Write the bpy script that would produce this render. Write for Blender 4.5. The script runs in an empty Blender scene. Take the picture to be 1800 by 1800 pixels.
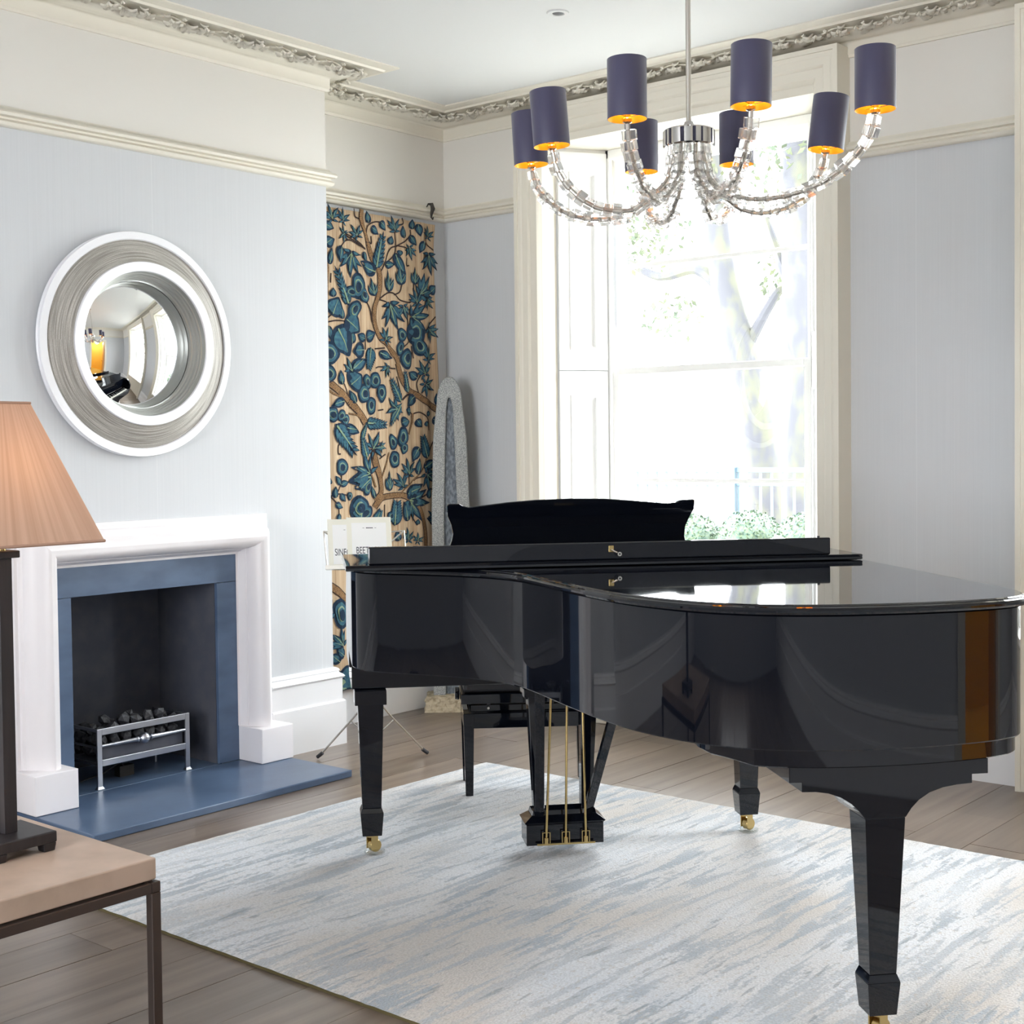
import bpy, bmesh, math, random
from math import sin, cos, pi, radians, sqrt, atan2
from mathutils import Vector, Matrix
random.seed(7)
SC = bpy.context.scene
COL = SC.collection

# ------------------------------------------------------------------ camera, sky, exposure
cam_data = bpy.data.cameras.new('camera')
cam_data.sensor_width = 36.0
cam_data.lens = 2413.70 / 1800 * 36.0
cam_data.shift_y = -0.0225
cam_data.clip_start = 0.05
cam = bpy.data.objects.new('camera', cam_data)
COL.objects.link(cam)
S_ = Vector((0.7648, 0.6442, -0.01125)); F_ = Vector((-0.6440, 0.7644, -0.02966))
S_.normalize(); F_.normalize(); U_ = S_.cross(F_).normalized(); S_ = F_.cross(U_).normalized()
cam.matrix_world = Matrix(((S_.x, U_.x, -F_.x, 5.186), (S_.y, U_.y, -F_.y, -5.599), (S_.z, U_.z, -F_.z, 1.4), (0, 0, 0, 1)))
SC.camera = cam

SKY = 6.5
world = bpy.data.worlds.new('overcast_sky'); SC.world = world; world.use_nodes = True
wn = world.node_tree.nodes; wl = world.node_tree.links
bg = wn['Background']
bg.inputs[0].default_value = (0.94, 0.965, 1.0, 1); bg.inputs[1].default_value = SKY

SC.view_settings.view_transform = 'Standard'
SC.view_settings.look = 'None'
SC.view_settings.gamma = 1.0
SC.view_settings.use_curve_mapping = False
SC.view_settings.exposure = 1.62
SC.cycles.max_bounces = 12
SC.cycles.diffuse_bounces = 6
SC.cycles.glossy_bounces = 5
SC.cycles.transmission_bounces = 10
SC.cycles.transparent_max_bounces = 12
SC.cycles.caustics_reflective = False
SC.cycles.caustics_refractive = False
SC.cycles.sample_clamp_indirect = 6.0
SC.cycles.use_denoising = True
SC.cycles.denoiser = 'OPENIMAGEDENOISE'

sun = bpy.data.lights.new('hazy_sun', 'SUN'); sun.energy = 0.15; sun.angle = radians(50); sun.color = (1.0, 0.97, 0.93)
so = bpy.data.objects.new('hazy_sun', sun); COL.objects.link(so)
so.rotation_euler = Vector((0.545, 0.78, 0.86)).to_track_quat('Z', 'Y').to_euler()
def portal(name, loc, rot, sx, sy):
    l = bpy.data.lights.new(name, 'AREA'); l.shape = 'RECTANGLE'; l.size = sx; l.size_y = sy
    l.cycles.is_portal = True
    o = bpy.data.objects.new(name, l); o.location = loc; o.rotation_euler = rot; COL.objects.link(o)
    return o
CEIL = 3.205
portal('daylight_portal', (1.515, 0.36, 1.78), (radians(-90), 0, 0), 1.2, 2.4)
portal('daylight_portal', (4.105, 0.36, 1.78), (radians(-90), 0, 0), 1.2, 2.4)

# ------------------------------------------------------------------ materials
MATS = {}
def lin(c):
    return tuple((x / 12.92 if x <= 0.04045 else ((x + 0.055) / 1.055) ** 2.4) for x in c)
def srgb(r, g, b): return lin((r / 255, g / 255, b / 255)) + (1,)
def mat(name, col, rough=0.5, metal=0.0, spec=0.5, noise=None, bump=None, coat=0, emit=None, trans=0, ior=1.5, sheen=0, vary=None):
    m = bpy.data.materials.new(name); m.use_nodes = True
    nt = m.node_tree; n = nt.nodes; l = nt.links; b = n['Principled BSDF']
    b.inputs['Base Color'].default_value = col
    b.inputs['Roughness'].default_value = rough; b.inputs['Metallic'].default_value = metal
    b.inputs['Specular IOR Level'].default_value = spec; b.inputs['IOR'].default_value = ior
    b.inputs['Transmission Weight'].default_value = trans
    b.inputs['Coat Weight'].default_value = coat; b.inputs['Coat Roughness'].default_value = 0.03
    if sheen: b.inputs['Sheen Weight'].default_value = sheen
    if emit: b.inputs['Emission Color'].default_value = emit[0]; b.inputs['Emission Strength'].default_value = emit[1]
    tc = n.new('ShaderNodeTexCoord'); mp = n.new('ShaderNodeMapping'); l.new(tc.outputs['Object'], mp.inputs[0])
    if noise:   # (scale xyz, colour2, detail, lo, hi)
        sc, c2, det, lo, hi = noise
        mp.inputs['Scale'].default_value = sc
        t = n.new('ShaderNodeTexNoise'); t.inputs['Scale'].default_value = 1; t.inputs['Detail'].default_value = det
        l.new(mp.outputs[0], t.inputs['Vector'])
        r = n.new('ShaderNodeMapRange'); r.inputs[1].default_value = lo; r.inputs[2].default_value = hi; l.new(t.outputs['Fac'], r.inputs[0])
        mx = n.new('ShaderNodeMix'); mx.data_type = 'RGBA'; l.new(r.outputs[0], mx.inputs[0])
        mx.inputs[6].default_value = col; mx.inputs[7].default_value = c2; l.new(mx.outputs[2], b.inputs['Base Color'])
        m['mix'] = mx.name
    if bump:    # (scale xyz, strength, distance)
        sc, st, di = bump
        mp2 = n.new('ShaderNodeMapping'); l.new(tc.outputs['Object'], mp2.inputs[0]); mp2.inputs['Scale'].default_value = sc
        t2 = n.new('ShaderNodeTexNoise'); t2.inputs['Scale'].default_value = 1; t2.inputs['Detail'].default_value = 3
        l.new(mp2.outputs[0], t2.inputs['Vector'])
        bp = n.new('ShaderNodeBump'); bp.inputs['Strength'].default_value = st; bp.inputs['Distance'].default_value = di
        l.new(t2.outputs['Fac'], bp.inputs['Height']); l.new(bp.outputs[0], b.inputs['Normal'])
    if vary:    # per-object brightness
        oi = n.new('ShaderNodeObjectInfo'); r = n.new('ShaderNodeMapRange'); l.new(oi.outputs['Random'], r.inputs[0])
        r.inputs[3].default_value = 1 - vary; r.inputs[4].default_value = 1 + vary * 0.7
        hs = n.new('ShaderNodeHueSaturation'); l.new(r.outputs[0], hs.inputs['Value'])
        src = b.inputs['Base Color'].links[0].from_socket if b.inputs['Base Color'].links else None
        if src: l.new(src, hs.inputs['Color'])
        else: hs.inputs['Color'].default_value = col
        l.new(hs.outputs[0], b.inputs['Base Color'])
    MATS[name] = m
    return m

def wall_material():
    # lower wallpaper pale blue grey with fine vertical threads and strip joints; off-white paint above the picture rail (z > 2.66)
    m = mat('wall_paper_and_paint', srgb(203, 206, 209), 0.75, spec=0.25, bump=((8, 8, 900), 0.0, 0.001))
    nt = m.node_tree; n = nt.nodes; l = nt.links; b = n['Principled BSDF']
    ge = n.new('ShaderNodeNewGeometry'); sp = n.new('ShaderNodeSeparateXYZ'); l.new(ge.outputs['Position'], sp.inputs[0])
    gt = n.new('ShaderNodeMath'); gt.operation = 'GREATER_THAN'; gt.inputs[1].default_value = 2.66; l.new(sp.outputs['Z'], gt.inputs[0])
    mp = n.new('ShaderNodeMapping'); mp.inputs['Scale'].default_value = (160, 160, 1.6); l.new(ge.outputs['Position'], mp.inputs[0])
    t = n.new('ShaderNodeTexNoise'); t.inputs['Scale'].default_value = 1; t.inputs['Detail'].default_value = 2; l.new(mp.outputs[0], t.inputs['Vector'])
    r = n.new('ShaderNodeMapRange'); r.inputs[1].default_value = 0.3; r.inputs[2].default_value = 0.7; l.new(t.outputs['Fac'], r.inputs[0])
    mx = n.new('ShaderNodeMix'); mx.data_type = 'RGBA'; mx.inputs[6].default_value = srgb(199, 201, 204); mx.inputs[7].default_value = srgb(202, 204, 207); l.new(r.outputs[0], mx.inputs[0])
    ad = n.new('ShaderNodeMath'); ad.operation = 'ADD'; l.new(sp.outputs['X'], ad.inputs[0]); l.new(sp.outputs['Y'], ad.inputs[1])
    md = n.new('ShaderNodeMath'); md.operation = 'PINGPONG'; md.inputs[1].default_value = 0.455; l.new(ad.outputs[0], md.inputs[0])
    lt = n.new('ShaderNodeMath'); lt.operation = 'LESS_THAN'; lt.inputs[1].default_value = 0.0014; l.new(md.outputs[0], lt.inputs[0])
    mj = n.new('ShaderNodeMix'); mj.data_type = 'RGBA'; mj.inputs[7].default_value = srgb(208, 210, 212); l.new(lt.outputs[0], mj.inputs[0]); l.new(mx.outputs[2], mj.inputs[6])
    m2 = n.new('ShaderNodeMix'); m2.data_type = 'RGBA'; l.new(gt.outputs[0], m2.inputs[0]); l.new(mj.outputs[2], m2.inputs[6]); m2.inputs[7].default_value = srgb(219, 216, 210)
    l.new(m2.outputs[2], b.inputs['Base Color'])
    return m

M_WALL = wall_material()
M_TRIM = mat('cream_trim_paint', srgb(222, 217, 204), 0.45, bump=((40, 40, 40), 0.05, 0.001))
M_SHUT = mat('white_shutter_paint', srgb(232, 232, 230), 0.4)
M_SKIRT = mat('white_skirting_paint', srgb(232, 232, 234), 0.4)
M_CEIL = mat('white_ceiling_paint', srgb(214, 215, 214), 0.85, spec=0.2)
M_SASH = mat('white_sash_paint', srgb(248, 248, 245), 0.4)
M_PANE = mat('window_glass', (1, 1, 1, 1), 0.0, trans=1.0, ior=1.02, spec=0.3)
M_MARBLE = mat('white_limestone', srgb(238, 234, 236), 0.35, noise=((3, 3, 1.2), srgb(230, 225, 226), 4, 0.4, 0.75))
M_SLATE = mat('blue_grey_slate', srgb(72, 90, 116), 0.32, spec=0.5, noise=((5, 4, 9), srgb(90, 109, 136), 6, 0.35, 0.7), bump=((30, 30, 30), 0.06, 0.002))
M_SOOT = mat('sooty_black_firebox', srgb(74, 76, 86), 0.7, spec=0.4, noise=((12, 12, 12), srgb(84, 85, 92), 4, 0.4, 0.7))
M_STEEL = mat('brushed_steel', srgb(190, 192, 200), 0.28, metal=1.0, bump=((200, 8, 8), 0.06, 0.001))
M_CHROME = mat('polished_chrome', srgb(205, 203, 200), 0.06, metal=1.0)
M_COAL = mat('dark_coal', srgb(44, 44, 48), 0.6, noise=((60, 60, 60), srgb(80, 82, 88), 5, 0.55, 0.75), bump=((90, 90, 90), 0.7, 0.004))
M_PIANO = mat('black_polished_lacquer', (0.0030, 0.0040, 0.0075, 1), 0.03, spec=0.5)
M_BRASS = mat('satin_brass', srgb(196, 172, 118), 0.25, metal=1.0)
M_IVORY = mat('white_key_plastic', srgb(236, 234, 226), 0.25)
M_TABLE = mat('beige_limestone_slab', srgb(194, 170, 152), 0.4, noise=((9, 9, 9), srgb(174, 152, 134), 6, 0.4, 0.7))
M_BRONZE = mat('dark_bronze_metal', srgb(84, 74, 70), 0.38, metal=0.75)
M_LAMPB = mat('dark_wenge_wood', srgb(34, 31, 34), 0.42, noise=((60, 60, 4), srgb(46, 41, 43), 4, 0.4, 0.7))
M_GRANITE = mat('speckled_granite', srgb(118, 122, 124), 0.55, noise=((260, 260, 260), srgb(176, 178, 176), 3, 0.42, 0.6), bump=((160, 160, 160), 0.2, 0.001))
M_GRANITE2 = mat('smooth_granite_slot', srgb(84, 92, 100), 0.3, noise=((90, 90, 40), srgb(122, 130, 138), 3, 0.42, 0.62))
M_STONE = mat('rough_cream_stone', srgb(196, 184, 160), 0.9, spec=0.2, noise=((50, 50, 50), srgb(160, 146, 122), 5, 0.45, 0.7), bump=((45, 45, 45), 1.0, 0.012))
M_RUBBER = mat('black_rubber', srgb(40, 40, 46), 0.7)
M_NICKEL = mat('nickel_plated_tube', srgb(214, 210, 202), 0.22, metal=0.9)
M_PAPER = mat('ivory_book_cover', srgb(240, 239, 226), 0.7)
M_PAPERIN = mat('white_cover_panel', srgb(246, 247, 246), 0.7)
M_INK = mat('dark_printing_ink', srgb(44, 46, 56), 0.7)
M_CUP = mat('clear_glass_cup', (0.95, 0.98, 1, 1), 0.03, trans=1.0, ior=1.45)
M_CRYSTAL = mat('clear_crystal', (1, 0.995, 0.99, 1), 0.0, trans=1.0, ior=1.42)
M_SHADE = mat('navy_silk_shade', srgb(60, 58, 84), 0.55, sheen=0.3, bump=((4, 4, 500), 0.1, 0.001))
M_GOLD = mat('gold_shade_lining', srgb(246, 190, 48), 0.4, metal=0.2)
M_BULB = mat('glowing_bulb', (1, 0.7, 0.35, 1), 0.5, emit=((1, 0.62, 0.22, 1), 24))
M_IRON = mat('dark_iron', srgb(52, 48, 42), 0.6)

def clear_glass(name, tint, share, ior, rough=0.0, base_trans=True):
    # thin clear glass: a see-through share plus a fresnel-weighted gloss (or a refracting share for thick crystal)
    m = bpy.data.materials.new(name); m.use_nodes = True; nt = m.node_tree; n = nt.nodes; l = nt.links
    n.remove(n['Principled BSDF']); out = n['Material Output']
    tr = n.new('ShaderNodeBsdfTransparent'); tr.inputs[0].default_value = tint
    gl = n.new('ShaderNodeBsdfGlossy'); gl.inputs['Roughness'].default_value = rough
    f0 = ((ior - 1) / (ior + 1)) ** 2; lw = n.new('ShaderNodeLayerWeight'); lw.inputs[0].default_value = 0.5
    pw = n.new('ShaderNodeMath'); pw.operation = 'POWER'; pw.inputs[1].default_value = 5; l.new(lw.outputs['Facing'], pw.inputs[0])
    fr = n.new('ShaderNodeMath'); fr.operation = 'MULTIPLY_ADD'; fr.inputs[1].default_value = 1 - f0; fr.inputs[2].default_value = f0; l.new(pw.outputs[0], fr.inputs[0])
    mx = n.new('ShaderNodeMixShader'); l.new(fr.outputs[0], mx.inputs[0]); l.new(tr.outputs[0], mx.inputs[1]); l.new(gl.outputs[0], mx.inputs[2])
    if share > 0:
        ga = n.new('ShaderNodeBsdfGlass'); ga.inputs['IOR'].default_value = 1.38; ga.inputs['Roughness'].default_value = 0.0
        m2 = n.new('ShaderNodeMixShader'); m2.inputs[0].default_value = share; l.new(mx.outputs[0], m2.inputs[1]); l.new(ga.outputs[0], m2.inputs[2]); l.new(m2.outputs[0], out.inputs[0])
    else: l.new(mx.outputs[0], out.inputs[0])
    MATS[name] = m; return m
M_PANE = clear_glass('thin_window_glass', (0.97, 0.985, 0.98, 1), 0, 1.45)
M_CUP = clear_glass('clear_glass_cup', (0.96, 0.98, 0.98, 1), 0.12, 1.6)
M_CRYSTAL = clear_glass('clear_crystal', (0.985, 0.982, 0.978, 1), 0.62, 1.6)

# ------------------------------------------------------------------ mesh helpers
class MB:
    def __init__(s): s.v = []; s.f = []; s.mi = []
    def add(s, vs, fs, mi=0):
        o = len(s.v); s.v += [tuple(v) for v in vs]; s.f += [tuple(i + o for i in f) for f in fs]; s.mi += [mi] * len(fs); return s
    def box(s, a, b, mi=0, M=None):
        x0, y0, z0 = a; x1, y1, z1 = b
        vs = [(x0, y0, z0), (x1, y0, z0), (x1, y1, z0), (x0, y1, z0), (x0, y0, z1), (x1, y0, z1), (x1, y1, z1), (x0, y1, z1)]
        if M: vs = [M @ Vector(v) for v in vs]
        return s.add(vs, [(0, 3, 2, 1), (4, 5, 6, 7), (0, 1, 5, 4), (1, 2, 6, 5), (2, 3, 7, 6), (3, 0, 4, 7)], mi)
    def prism(s, pts, z0, z1, mi=0, f=None):
        n = len(pts); f = f or (lambda x, y, z: (x, y, z))
        vs = [f(x, y, z0) for x, y in pts] + [f(x, y, z1) for x, y in pts]
        return s.add(vs, [tuple(range(n))[::-1], tuple(range(n, 2 * n))] + [(i, (i + 1) % n, n + (i + 1) % n, n + i) for i in range(n)], mi)
    def taper(s, cx, cy, z0, h0, z1, h1, mi=0, cx1=None, cy1=None):   # square frustum, half widths
        cx1 = cx if cx1 is None else cx1; cy1 = cy if cy1 is None else cy1
        h0 = h0 if isinstance(h0, tuple) else (h0, h0); h1 = h1 if isinstance(h1, tuple) else (h1, h1)
        vs = [(cx + a * h0[0], cy + b * h0[1], z0) for a, b in ((-1, -1), (1, -1), (1, 1), (-1, 1))] + [(cx1 + a * h1[0], cy1 + b * h1[1], z1) for a, b in ((-1, -1), (1, -1), (1, 1), (-1, 1))]
        return s.add(vs, [(0, 3, 2, 1), (4, 5, 6, 7), (0, 1, 5, 4), (1, 2, 6, 5), (2, 3, 7, 6), (3, 0, 4, 7)], mi)
    def tube(s, pts, r, seg=10, mi=0, caps=True):
        pts = [Vector(p) for p in pts]; n = len(pts); rr = r if isinstance(r, (list, tuple)) else [r] * n
        T = []
        for i in range(n):
            a = pts[max(i - 1, 0)]; b = pts[min(i + 1, n - 1)]; T.append((b - a).normalized())
        N = T[0].cross(Vector((0.13, 0.27, 0.95))).normalized()
        vs = []
        for i in range(n):
            N = (N - T[i] * N.dot(T[i])).normalized(); B = T[i].cross(N)
            for k in range(seg):
                a = 2 * pi * k / seg; vs.append(pts[i] + (N * cos(a) + B * sin(a)) * rr[i])
        fs = [(i * seg + k, i * seg + (k + 1) % seg, (i + 1) * seg + (k + 1) % seg, (i + 1) * seg + k) for i in range(n - 1) for k in range(seg)]
        if caps: fs += [tuple(range(seg))[::-1], tuple(range((n - 1) * seg, n * seg))]
        return s.add(vs, fs, mi)
    def lathe(s, prof, seg=32, c=(0, 0, 0), axis='z', mi=0, closed=False):
        n = len(prof); vs = []
        for r, h in prof:
            for k in range(seg):
                a = 2 * pi * k / seg; p = (r * cos(a), r * sin(a), h)
                if axis == 'x': p = (p[2], p[0], p[1])
                if axis == 'y': p = (p[0], p[2], p[1])
                vs.append((c[0] + p[0], c[1] + p[1], c[2] + p[2]))
        m = n if closed else n - 1
        fs = [(i * seg + k, i * seg + (k + 1) % seg, ((i + 1) % n) * seg + (k + 1) % seg, ((i + 1) % n) * seg + k) for i in range(m) for k in range(seg)]
        return s.add(vs, fs, mi)
    def build(s, name, mats, parent=None, smooth=False, bevel=0, origin=None, seg=2):
        me = bpy.data.meshes.new(name)
        org = Vector(origin) if origin else Vector((0, 0, 0))
        if parent is not None and origin is None: org = Vector(parent.get('_org', (0, 0, 0)))
        me.from_pydata([tuple(Vector(v) - org) for v in s.v], [], s.f)
        mats = mats if isinstance(mats, (list, tuple)) else [mats]
        for m in mats: me.materials.append(m)
        if len(mats) > 1: me.polygons.foreach_set('material_index', s.mi)
        bm = bmesh.new(); bm.from_mesh(me); bmesh.ops.recalc_face_normals(bm, faces=bm.faces); bm.to_mesh(me); bm.free()
        if smooth: me.polygons.foreach_set('use_smooth', [True] * len(me.polygons))
        o = bpy.data.objects.new(name, me); COL.objects.link(o)
        if parent is not None:
            o.parent = parent
            if parent.get('_org') is not None: o['_org'] = tuple(org)
        elif origin: o.location = org
        if smooth and smooth != 'all':
            m = o.modifiers.new('es', 'EDGE_SPLIT'); m.split_angle = radians(35 if smooth is True else smooth)
        if bevel:
            m = o.modifiers.new('bv', 'BEVEL'); m.width = bevel; m.segments = seg; m.limit_method = 'ANGLE'; m.angle_limit = radians(30); m.harden_normals = False
        return o

def empty(name, loc, label=None, cat=None, group=None, rot=0, kind=None):
    o = bpy.data.objects.new(name, None); COL.objects.link(o); o.location = loc; o.rotation_euler[2] = rot; o.empty_display_size = 0.1
    if rot == 0: o['_org'] = tuple(loc)        # children written in world coordinates
    tag(o, label, cat, group, kind)
    return o
def tag(o, label=None, cat=None, group=None, kind=None):
    if label: o['label'] = label
    if cat: o['category'] = cat
    if group: o['group'] = group
    if kind: o['kind'] = kind
    return o
def copy_tree(o, parent=None):
    c = o.copy(); COL.objects.link(c)
    if parent is not None: c.parent = parent
    for ch in list(o.children): copy_tree(ch, c)
    return c
def sweep(path, prof, closed=False, side=1):
    """mitred moulding along a plan path; profile (projection, height); projects to the right of travel (side=1)"""
    n = len(path); mb = MB(); P = [Vector(p) for p in path]; np_ = len(prof)
    nor = []
    for i in range(n):
        a = P[i] - P[i - 1] if (i > 0 or closed) else None
        b = P[(i + 1) % n] - P[i] if (i < n - 1 or closed) else None
        ns = [Vector((d.y, -d.x)).normalized() * side for d in (a, b) if d is not None]
        if len(ns) == 2: m = (ns[0] + ns[1]); m = m / max(0.2, (1 + ns[0].dot(ns[1])))
        else: m = ns[0]
        nor.append(m)
    vs = [(P[i].x + nor[i].x * p, P[i].y + nor[i].y * p, z) for i in range(n) for p, z in prof]
    fs = []
    m_ = n if closed else n - 1
    for i in range(m_):
        j = (i + 1) % n
        fs += [(i * np_ + k, i * np_ + k + 1, j * np_ + k + 1, j * np_ + k) for k in range(np_ - 1)]
    if not closed: fs += [tuple(range(np_)), tuple(range((n - 1) * np_, n * np_))[::-1]]
    return mb.add(vs, fs)
def crom(pts, n=8, closed=False):
    out = []; P = [Vector(p) for p in pts]; L = len(P)
    rng = range(L if closed else L - 1)
    for i in rng:
        p0 = P[(i - 1) % L] if closed or i > 0 else P[0] * 2 - P[1]
        p1 = P[i]; p2 = P[(i + 1) % L]; p3 = P[(i + 2) % L] if closed or i + 2 < L else P[-1] * 2 - P[-2]
        for k in range(n):
            t = k / n
            out.append(0.5 * ((2 * p1) + (p2 - p0) * t + (2 * p0 - 5 * p1 + 4 * p2 - p3) * t * t + (3 * p1 - p0 - 3 * p2 + p3) * t ** 3))
    if not closed: out.append(P[-1])
    return out

# ------------------------------------------------------------------ room shell
XR, YF = 6.15, -8.0
BX, BY0, BY1 = 0.323, -3.265, -1.165      # chimney breast
FY0, FY1, FZ = -2.572, -1.857, 0.825      # fireplace opening in the slate
mb = MB().box((-0.3, YF - 0.3, -0.12), (XR + 0.3, 0.5, -0.02))
floor = tag(mb.build('floor', mat('subfloor', srgb(70, 60, 52), 0.9)), 'wide greyed oak boards running towards the window wall', None, None, 'structure')
M_PLANK = mat('greyed_oak_board', srgb(132, 118, 106), 0.30, spec=0.95, noise=((22, 1.3, 3), srgb(104, 91, 81), 6, 0.34, 0.7), bump=((70, 3, 10), 0.12, 0.002), vary=0.16)
nx = 0; px = -0.06
while px < XR:
    w = 0.212; y = YF - random.uniform(0, 1.5)
    while y < 0.0:
        ln = random.choice([1.5, 1.9, 2.2, 2.5]); y1 = min(y + ln, 0.02)
        if y1 > YF and y1 - max(y, YF) > 0.1:
            dz = random.uniform(-0.0006, 0.0006)
            b = MB().box((px + 0.0012, max(y, YF) + 0.0012, -0.022), (px + w - 0.0012, y1 - 0.0012, dz)); b.build('plank', M_PLANK, floor)
        y = y1
        if y >= 0.02: break
    px += w
tag(MB().box((-0.3, YF - 0.3, CEIL), (XR + 0.3, 0.5, CEIL + 0.15)).build('ceiling', M_CEIL), 'smooth white ceiling', None, None, 'structure')

# left wall with chimney breast, firebox recess inside it
w = MB()
w.box((-0.3, BY1, -0.02), (0, 0.0, CEIL)); w.box((-0.3, YF, -0.02), (0, BY0, CEIL))
w.box((-0.3, BY0, -0.02), (BX, FY0 - 0.017, CEIL)); w.box((-0.3, FY1 + 0.017, -0.02), (BX, BY1, CEIL)); w.box((-0.3, FY0 - 0.017, FZ + 0.03), (BX, FY1 + 0.017, CEIL))
wall_left = tag(w.build('wall_left', M_WALL), 'pale blue-grey papered wall with projecting chimney breast and white frieze', None, None, 'structure')

WIN = [(0.744, 2.286, 1), (3.334, 4.876, 2)]
SILL, HEAD = 0.62, 2.95
w = MB()
def pier(x0, x1, s0, s1):
    w.prism([(x0, 0), (x1, 0), (x1 + s1, 0.30), (x1 + s1, 0.42), (x0 + s0, 0.42), (x0 + s0, 0.30)], -0.02, CEIL)
pier(-0.3, 0.744, 0, 0.19); pier(2.286, 3.334, -0.19, 0.19); pier(4.876, XR + 0.3, -0.19, 0)
for a, b, k in WIN:
    w.box((a, 0.0, -0.02), (b, 0.42, SILL)); w.box((a, 0.0, HEAD + 0.04), (b, 0.42, CEIL))
tag(w.build('wall_back', M_WALL), 'papered window wall with two tall sash windows', None, None, 'structure')

# right wall with doorway to a yellow room
DY0, DY1, DZ = -2.35, -1.45, 2.35
w = MB(); w.box((XR, DY1, -0.02), (XR + 0.2, 0.42, CEIL)); w.box((XR, YF, -0.02), (XR + 0.2, DY0, CEIL)); w.box((XR, DY0, DZ), (XR + 0.2, DY1, CEIL))
tag(w.build('wall_right', M_WALL), 'papered wall pierced by the doorway to the yellow room', None, None, 'structure')
M_YEL = mat('yellow_wall_paint', srgb(232, 200, 104), 0.6)
yr = MB(); yr.box((XR + 0.2, -4.0, -0.02), (XR + 2.3, -3.9, 2.9)); yr.box((XR + 0.2, 0.2, -0.02), (XR + 2.3, 0.3, 2.9)); yr.box((XR + 2.2, -4.0, -0.02), (XR + 2.3, 0.3, 2.9)); yr.box((XR + 0.2, -4.0, 2.8), (XR + 2.3, 0.3, 2.9)); yr.box((XR + 0.2, -4.0, -0.12), (XR + 2.3, 0.3, -0.02))
tag(yr.build('wall_hall', M_YEL), 'yellow walls of the next room seen through the doorway', None, None, 'structure')
l = bpy.data.lights.new('hall_lamp', 'POINT'); l.energy = 26; l.color = (1, 0.85, 0.6); l.shadow_soft_size = 0.15
o = bpy.data.objects.new('hall_lamp', l); o.location = (XR + 1.2, -1.9, 2.4); COL.objects.link(o)
dr = empty('door_1', (XR, DY0, 0), 'white-cased doorway with an open tan door leaf', None, None, 0, 'structure')
d = MB()
for (a, b) in (((XR - 0.03, DY0 - 0.11, 0), (XR, DY0, DZ + 0.11)), ((XR - 0.03, DY1, 0), (XR, DY1 + 0.11, DZ + 0.11)), ((XR - 0.03, DY0, DZ), (XR, DY1, DZ + 0.11))): d.box(a, b)
d.build('architrave', M_TRIM, dr, bevel=0.006)
M_DOOR = mat('tan_door_paint', srgb(176, 150, 120), 0.5)
d = MB().box((XR + 0.2, DY1 - 0.045, 0.01), (XR + 1.05, DY1 - 0.005, DZ - 0.01)); d.build('door_leaf', M_DOOR, dr, bevel=0.003)
MB().lathe([(0, 0), (0.012, 0), (0.012, 0.03), (0.026, 0.045), (0.026, 0.06), (0, 0.068)], 16, (XR + 0.98, DY1 - 0.045 - 0.068, 1.02), 'y').build('door_knob', M_BRASS, dr, True)

# wall behind the camera; its window opening is added to let in fill light
w = MB(); FWX0, FWX1, FWZ0, FWZ1 = 2.2, 4.2, 0.6, 2.9
w.box((-0.3, YF - 0.3, -0.02), (FWX0, YF, CEIL)); w.box((FWX1, YF - 0.3, -0.02), (XR + 0.3, YF, CEIL)); w.box((FWX0, YF - 0.3, -0.02), (FWX1, YF, FWZ0)); w.box((FWX0, YF - 0.3, FWZ1), (FWX1, YF, CEIL))
tag(w.build('wall_front', M_WALL), 'papered wall behind the viewer with an added opening for fill light', None, None, 'structure')
portal('daylight_portal', ((FWX0 + FWX1) / 2, YF - 0.25, (FWZ0 + FWZ1) / 2), (radians(90), 0, 0), FWX1 - FWX0, FWZ1 - FWZ0)
fw = empty('window_3', ((FWX0 + FWX1) / 2, YF, FWZ0), 'added unseen window behind the viewer for fill light', None, None, 0, 'structure')
for xx in (FWX0, (FWX0 + FWX1) / 2 - 0.03, FWX1 - 0.06): MB().box((xx, YF - 0.2, FWZ0), (xx + 0.06, YF - 0.15, FWZ1)).build('stile', M_SASH, fw)
for zz in (FWZ0, FWZ1 - 0.06, 1.8): MB().box((FWX0, YF - 0.2, zz), (FWX1, YF - 0.15, zz + 0.06)).build('rail', M_SASH, fw)

# cornice
PATH = [(0, YF), (0, BY0), (BX, BY0), (BX, BY1), (0, BY1), (0, 0), (XR, 0), (XR, YF)]
CP = [(-0.01, 3.088), (0.012, 3.088), (0.014, 3.097), (0.018, 3.100), (0.018, 3.146), (0.024, 3.153), (0.032, 3.153), (0.040, 3.150), (0.060, 3.152), (0.082, 3.160), (0.090, 3.170), (0.097, 3.172), (0.100, 3.178), (0.186, 3.186), (0.190, 3.184), (0.198, 3.183), (0.204, 3.192), (0.236, 3.194), (0.25, 3.199), (0.252, CEIL + 0.01)]
corn = tag(sweep(PATH, CP, side=1).build('trim_1', M_TRIM, smooth=50), 'cream plaster cornice with a leafy running band under the ceiling', None, None, 'structure')

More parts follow.
